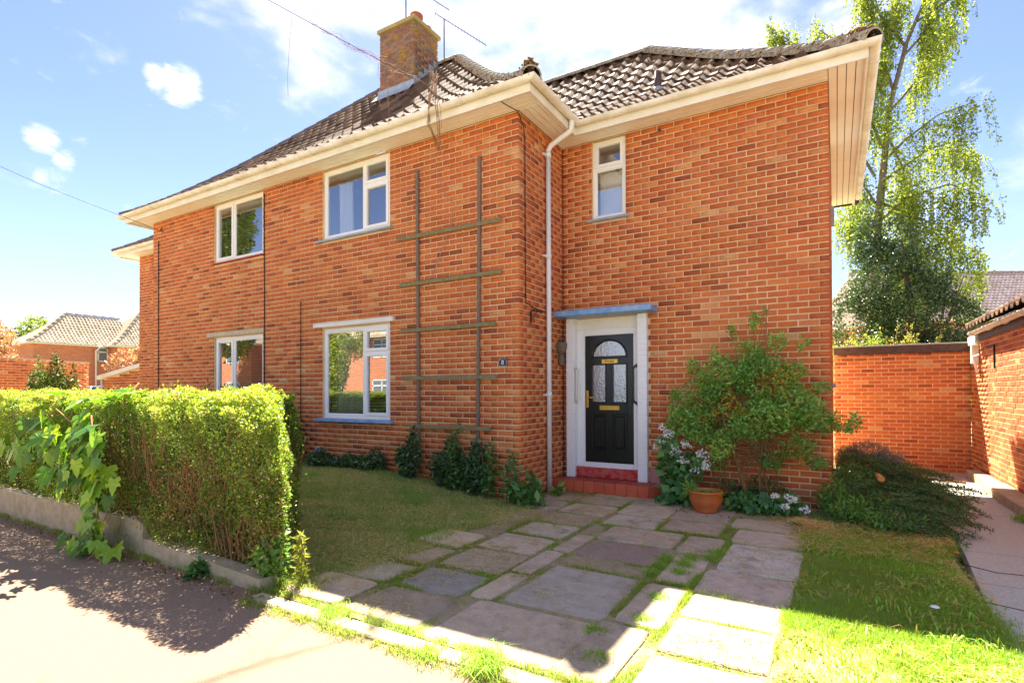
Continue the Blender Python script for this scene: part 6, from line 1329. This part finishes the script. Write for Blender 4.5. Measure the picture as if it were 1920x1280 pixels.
for k in range(46):
    x_ = random.uniform(-1.1, 1.25); lean_ = random.gauss(.05, .3)*(1 if x_ > 0 else .7); top_ = random.uniform(2.45, 2.8)+(.38 if k in (5, 15, 25, 35, 40) else 0); y_ = random.uniform(-.3, .3)
    s.tube([(x_-.2, y_, 0), (x_, y_, 1.8), (x_+lean_*.6, y_, top_)], [.012, .008, .003], 4, False)
    for j in range(110): t_ = random.random(); q = Vector((x_, y_, 1.8)).lerp(Vector((x_+lean_*.6, y_, top_)), t_); rr = .02+.055*(1-t_); PP.append((q.x+random.gauss(0, rr), q.y+random.gauss(0, rr), q.z+random.gauss(0, .02)))
s.build('stem', M_STEM, bs); leafcloud('leaves', np.array(PP), .045, G_YELLOW, bs, asp=.42, droop=-.5, tint=.5+RNG.normal(0, .25, len(PP)))
P, c = crown_blobs([(0, .2, 2.0, 1.3, .4, .42), (-.9, .1, 2.1, .5, .3, .5)], 6500, .5); leafcloud('inner_leaves', P, .05, G_YELLOW, bs, asp=.5, tint=.35+RNG.normal(0, .2, len(P)))
herb('background_bush', 'mid green rounded bush between the evergreen and the house corner', 'bush', (4.35, 11.2, .6), 4200, .55, 2.3, .07, G_SHRUB, .5)
herb('background_bush', 'bright green bush beneath the pink tiled roof behind the garage', 'bush', (8.4, 17.5, .3), 5200, 1.5, 2.9, .11, G_SHRUB, .5, tint=RNG.uniform(.5, 1, 5200))

# ---- silver birch
TB = Vector((5.1, 16.2, 0)); birch = thing('birch_tree', 'tall silver birch with drooping pale green foliage behind the right side of the house', 'tree', TB)
fwv = np.array(fw[:]); 
def bpos(px, py, dd=0.0):
    d = fw*1019.36+r2*(px-960)+u2*(724.6-py); k_ = (TB.y-CAM.y+dd)/d.y; return CAM+d*k_-TB
limbs = []; s = MB()
tr = [bpos(1640, 640), bpos(1640, 480), bpos(1655, 330), bpos(1668, 200), bpos(1700, 80), bpos(1760, -60), bpos(1780, -160)]; tr[0].z = 0; s.tube(tr, [.17, .14, .11, .08, .06, .035, .015], 10)
tr2 = [bpos(1655, 560, .5), bpos(1720, 440, .5), bpos(1790, 430, .2)]
def limb(*pts, rr=(.05, .03, .012)):
    q = [bpos(*p) for p in pts]; s.tube(q, [rr[0]+(rr[-1]-rr[0])*i/(len(q)-1) for i in range(len(q))], 6, False); limbs.append(q)
limb((1660, 300, 0), (1700, 260, -.5), (1760, 215, -.9), (1830, 190, -1)); limb((1668, 210, 0), (1720, 150, .4), (1740, 90, .6), (1790, 40, .8)); limb((1655, 340, 0), (1740, 280, .6), (1800, 262, .8), (1838, 300, 1))
limb((1645, 420, 0), (1700, 370, -.5), (1780, 345, -.8), (1850, 370, -1)); limb((1642, 500, 0), (1720, 470, .3), (1790, 450, .5), (1845, 480, .6)); limb((1640, 380, 0), (1610, 330, .5), (1600, 270, .5)); limb((1655, 280, 0), (1625, 210, -.5), (1630, 130, -.5), (1660, 90, -.4))
limb((1700, 90, 0), (1650, 30, .5), (1610, -40, .5)); limb((1720, 40, 0), (1780, 0, 0), (1820, -40, 0)); limb((1640, 450, 0), (1600, 420, .4), (1575, 400, .4)); limb((1640, 330, 0), (1560, 200, .5), (1500, 90, .6), (1440, 50, .6)); limb((1660, 180, 0), (1600, 100, -.5), (1520, 45, -.5))
limb((1650, 380, 0), (1700, 400, .4), (1750, 420, .4), (1800, 420, .3)); limb((1641, 560, 0), (1690, 520, -.2), (1740, 505, -.3)); limb((1690, 110, 0), (1735, 60, -.3), (1745, 0, -.3), (1750, -50, 0)); limb((1662, 250, 0), (1695, 320, .7), (1705, 390, .8)); limb((1675, 170, 0), (1640, 60, 0), (1700, -20, .2))
LP = []; strand = MB()
for q in limbs:
    L = sum((b-a).length for a, b in zip(q, q[1:])); cnt = int(L*27)
    for k in range(cnt):
        t_ = (.22+.78*random.random()**.8)*(len(q)-1); i = min(int(t_), len(q)-2); p = q[i].lerp(q[i+1], t_-i)+Vector((random.gauss(0, .14), random.gauss(0, .3), random.gauss(0, .12)))
        ln_ = random.uniform(.3, 1.45)*(1 if random.random() > .3 else 1.5); dx = random.gauss(0, .09); dy = random.gauss(0, .09)
        m_ = int(ln_*34)
        if ln_ > .8: strand.tube([p, p+Vector((dx*.7, dy*.7, -ln_*.5)), p+Vector((dx, dy, -ln_))], .004, 3, False)
        for j in range(m_):
            u_ = (j+random.random())/m_; LP.append((p.x+dx*u_+random.gauss(0, .045), p.y+dy*u_+random.gauss(0, .045), p.z-ln_*u_))
for (cx, cy, rx, rz_, n_) in ((1640, 430, .8, 1.3, 2600), (1700, 500, .7, 1.2, 2200), (1720, 560, .5, .8, 1800), (1815, 560, .35, .6, 700), (1660, 250, .6, 1.0, 1500), (1630, 130, .5, .8, 900), (1740, 100, .5, .6, 700), (1690, 380, .6, .9, 1500), (1600, 400, .5, .7, 1600)):
    c_ = bpos(cx, cy); n_ = int(n_*1.6); P = RNG.normal(0, 1, (n_, 3))*np.array([rx*.5, .8, rz_*.5])+np.array(c_[:]); k = nval(P[:, 0], P[:, 2], 3.3, cx % 7)+RNG.normal(0, .2, n_) < .25; LP += [tuple(p) for p in P[k]]
LP = np.array(LP); s.build('trunk', M_BIRCH, birch); strand.build('hanging_twigs', M_BARK, birch)
leafcloud('crown', LP, .078, G_BIRCH, birch, asp=.75, droop=.6, tint=.5+.2*nval(LP[:, 0], LP[:, 2], 1.7)+RNG.normal(0, .2, len(LP)))

# ---- left background plants
herb('round_bush', 'rounded bright green bush above the hedge against the far left boundary wall', 'bush', (-11.95, -.75, .1), 10000, .52, 2.0, .075, leafmat('round_bush_leaf', [(0, (.02, .04, .012)), (.5, (.07, .13, .02)), (1, (.20, .28, .04))], .3), .4, ry=.55)
def blossom(label, c, rx, ry, z0, z1, n, m, size=.13):
    t = thing('background_tree', label, 'tree', c); bl = [(random.uniform(-rx, rx)*.7, random.uniform(-ry, ry)*.7, random.uniform(z0+.6, z1-.6), rx*.45, ry*.45, (z1-z0)*.28) for k in range(9)]
    P, c_ = crown_blobs(bl, n, .4); k = nval(P[:, 0]+P[:, 1], P[:, 2], 1.2, 3)+nval(P[:, 1], P[:, 2], 3.5, 3)+RNG.normal(0, .3, len(P)) < .7; leafcloud('crown', P[k], size, m, t, asp=.6)
    s = MB(); s.tube([(0, 0, 0), (0, 0, z0+.5), (.1, 0, (z0+z1)/2)], [.15, .12, .05], 7)
    for b_ in bl: s.tube([(0, 0, z0*.7), (b_[0]*.5, b_[1]*.5, (z0+b_[2])/2), b_[:3]], [.06, .04, .015], 5, False)
    s.build('trunk', M_BARK, t); return t
blossom('coppery pink tree in front of the distant house beside the lean-to', (-23.8, 6.4, 0), 1.1, 1.7, .9, 4.1, 15000, G_PINKBL, .11)
blossom('coppery pink tree at the left edge above the boundary wall', (-38.6, 5.2, 0), 2.4, 2.4, 1.2, 5.6, 9000, G_PINKBL, .17)
blossom('small green treetop behind the left hip of the distant house', (-73, 17.4, 0), 2.6, 3, 4.0, 9.6, 5000, G_BIRCH, .28)
blossom('large leafy tree across the street seen as reflection in the upper neighbour window', (-34.5, -15.2, 0), 5.0, 2.6, 4.5, 18, 30000, G_BIRCH, .26)
blossom('rounded bush across the street reflected in the lower front window', (-19.4, -13.9, 0), 1.8, 1.0, .3, 5.0, 14000, G_HEDGE, .12)
fh = MB(); fh.bbox(-40, -8, -15.6, -15.0, -.15, 1.1, .05); tag(fh.build('hedge_across_street', mat('far_hedge', (.08, .13, .03), .9, noise=(6, (.04, .07, .02), .9), bump=1, bscale=8)), 'low dark hedge across the street behind the camera', 'hedge')
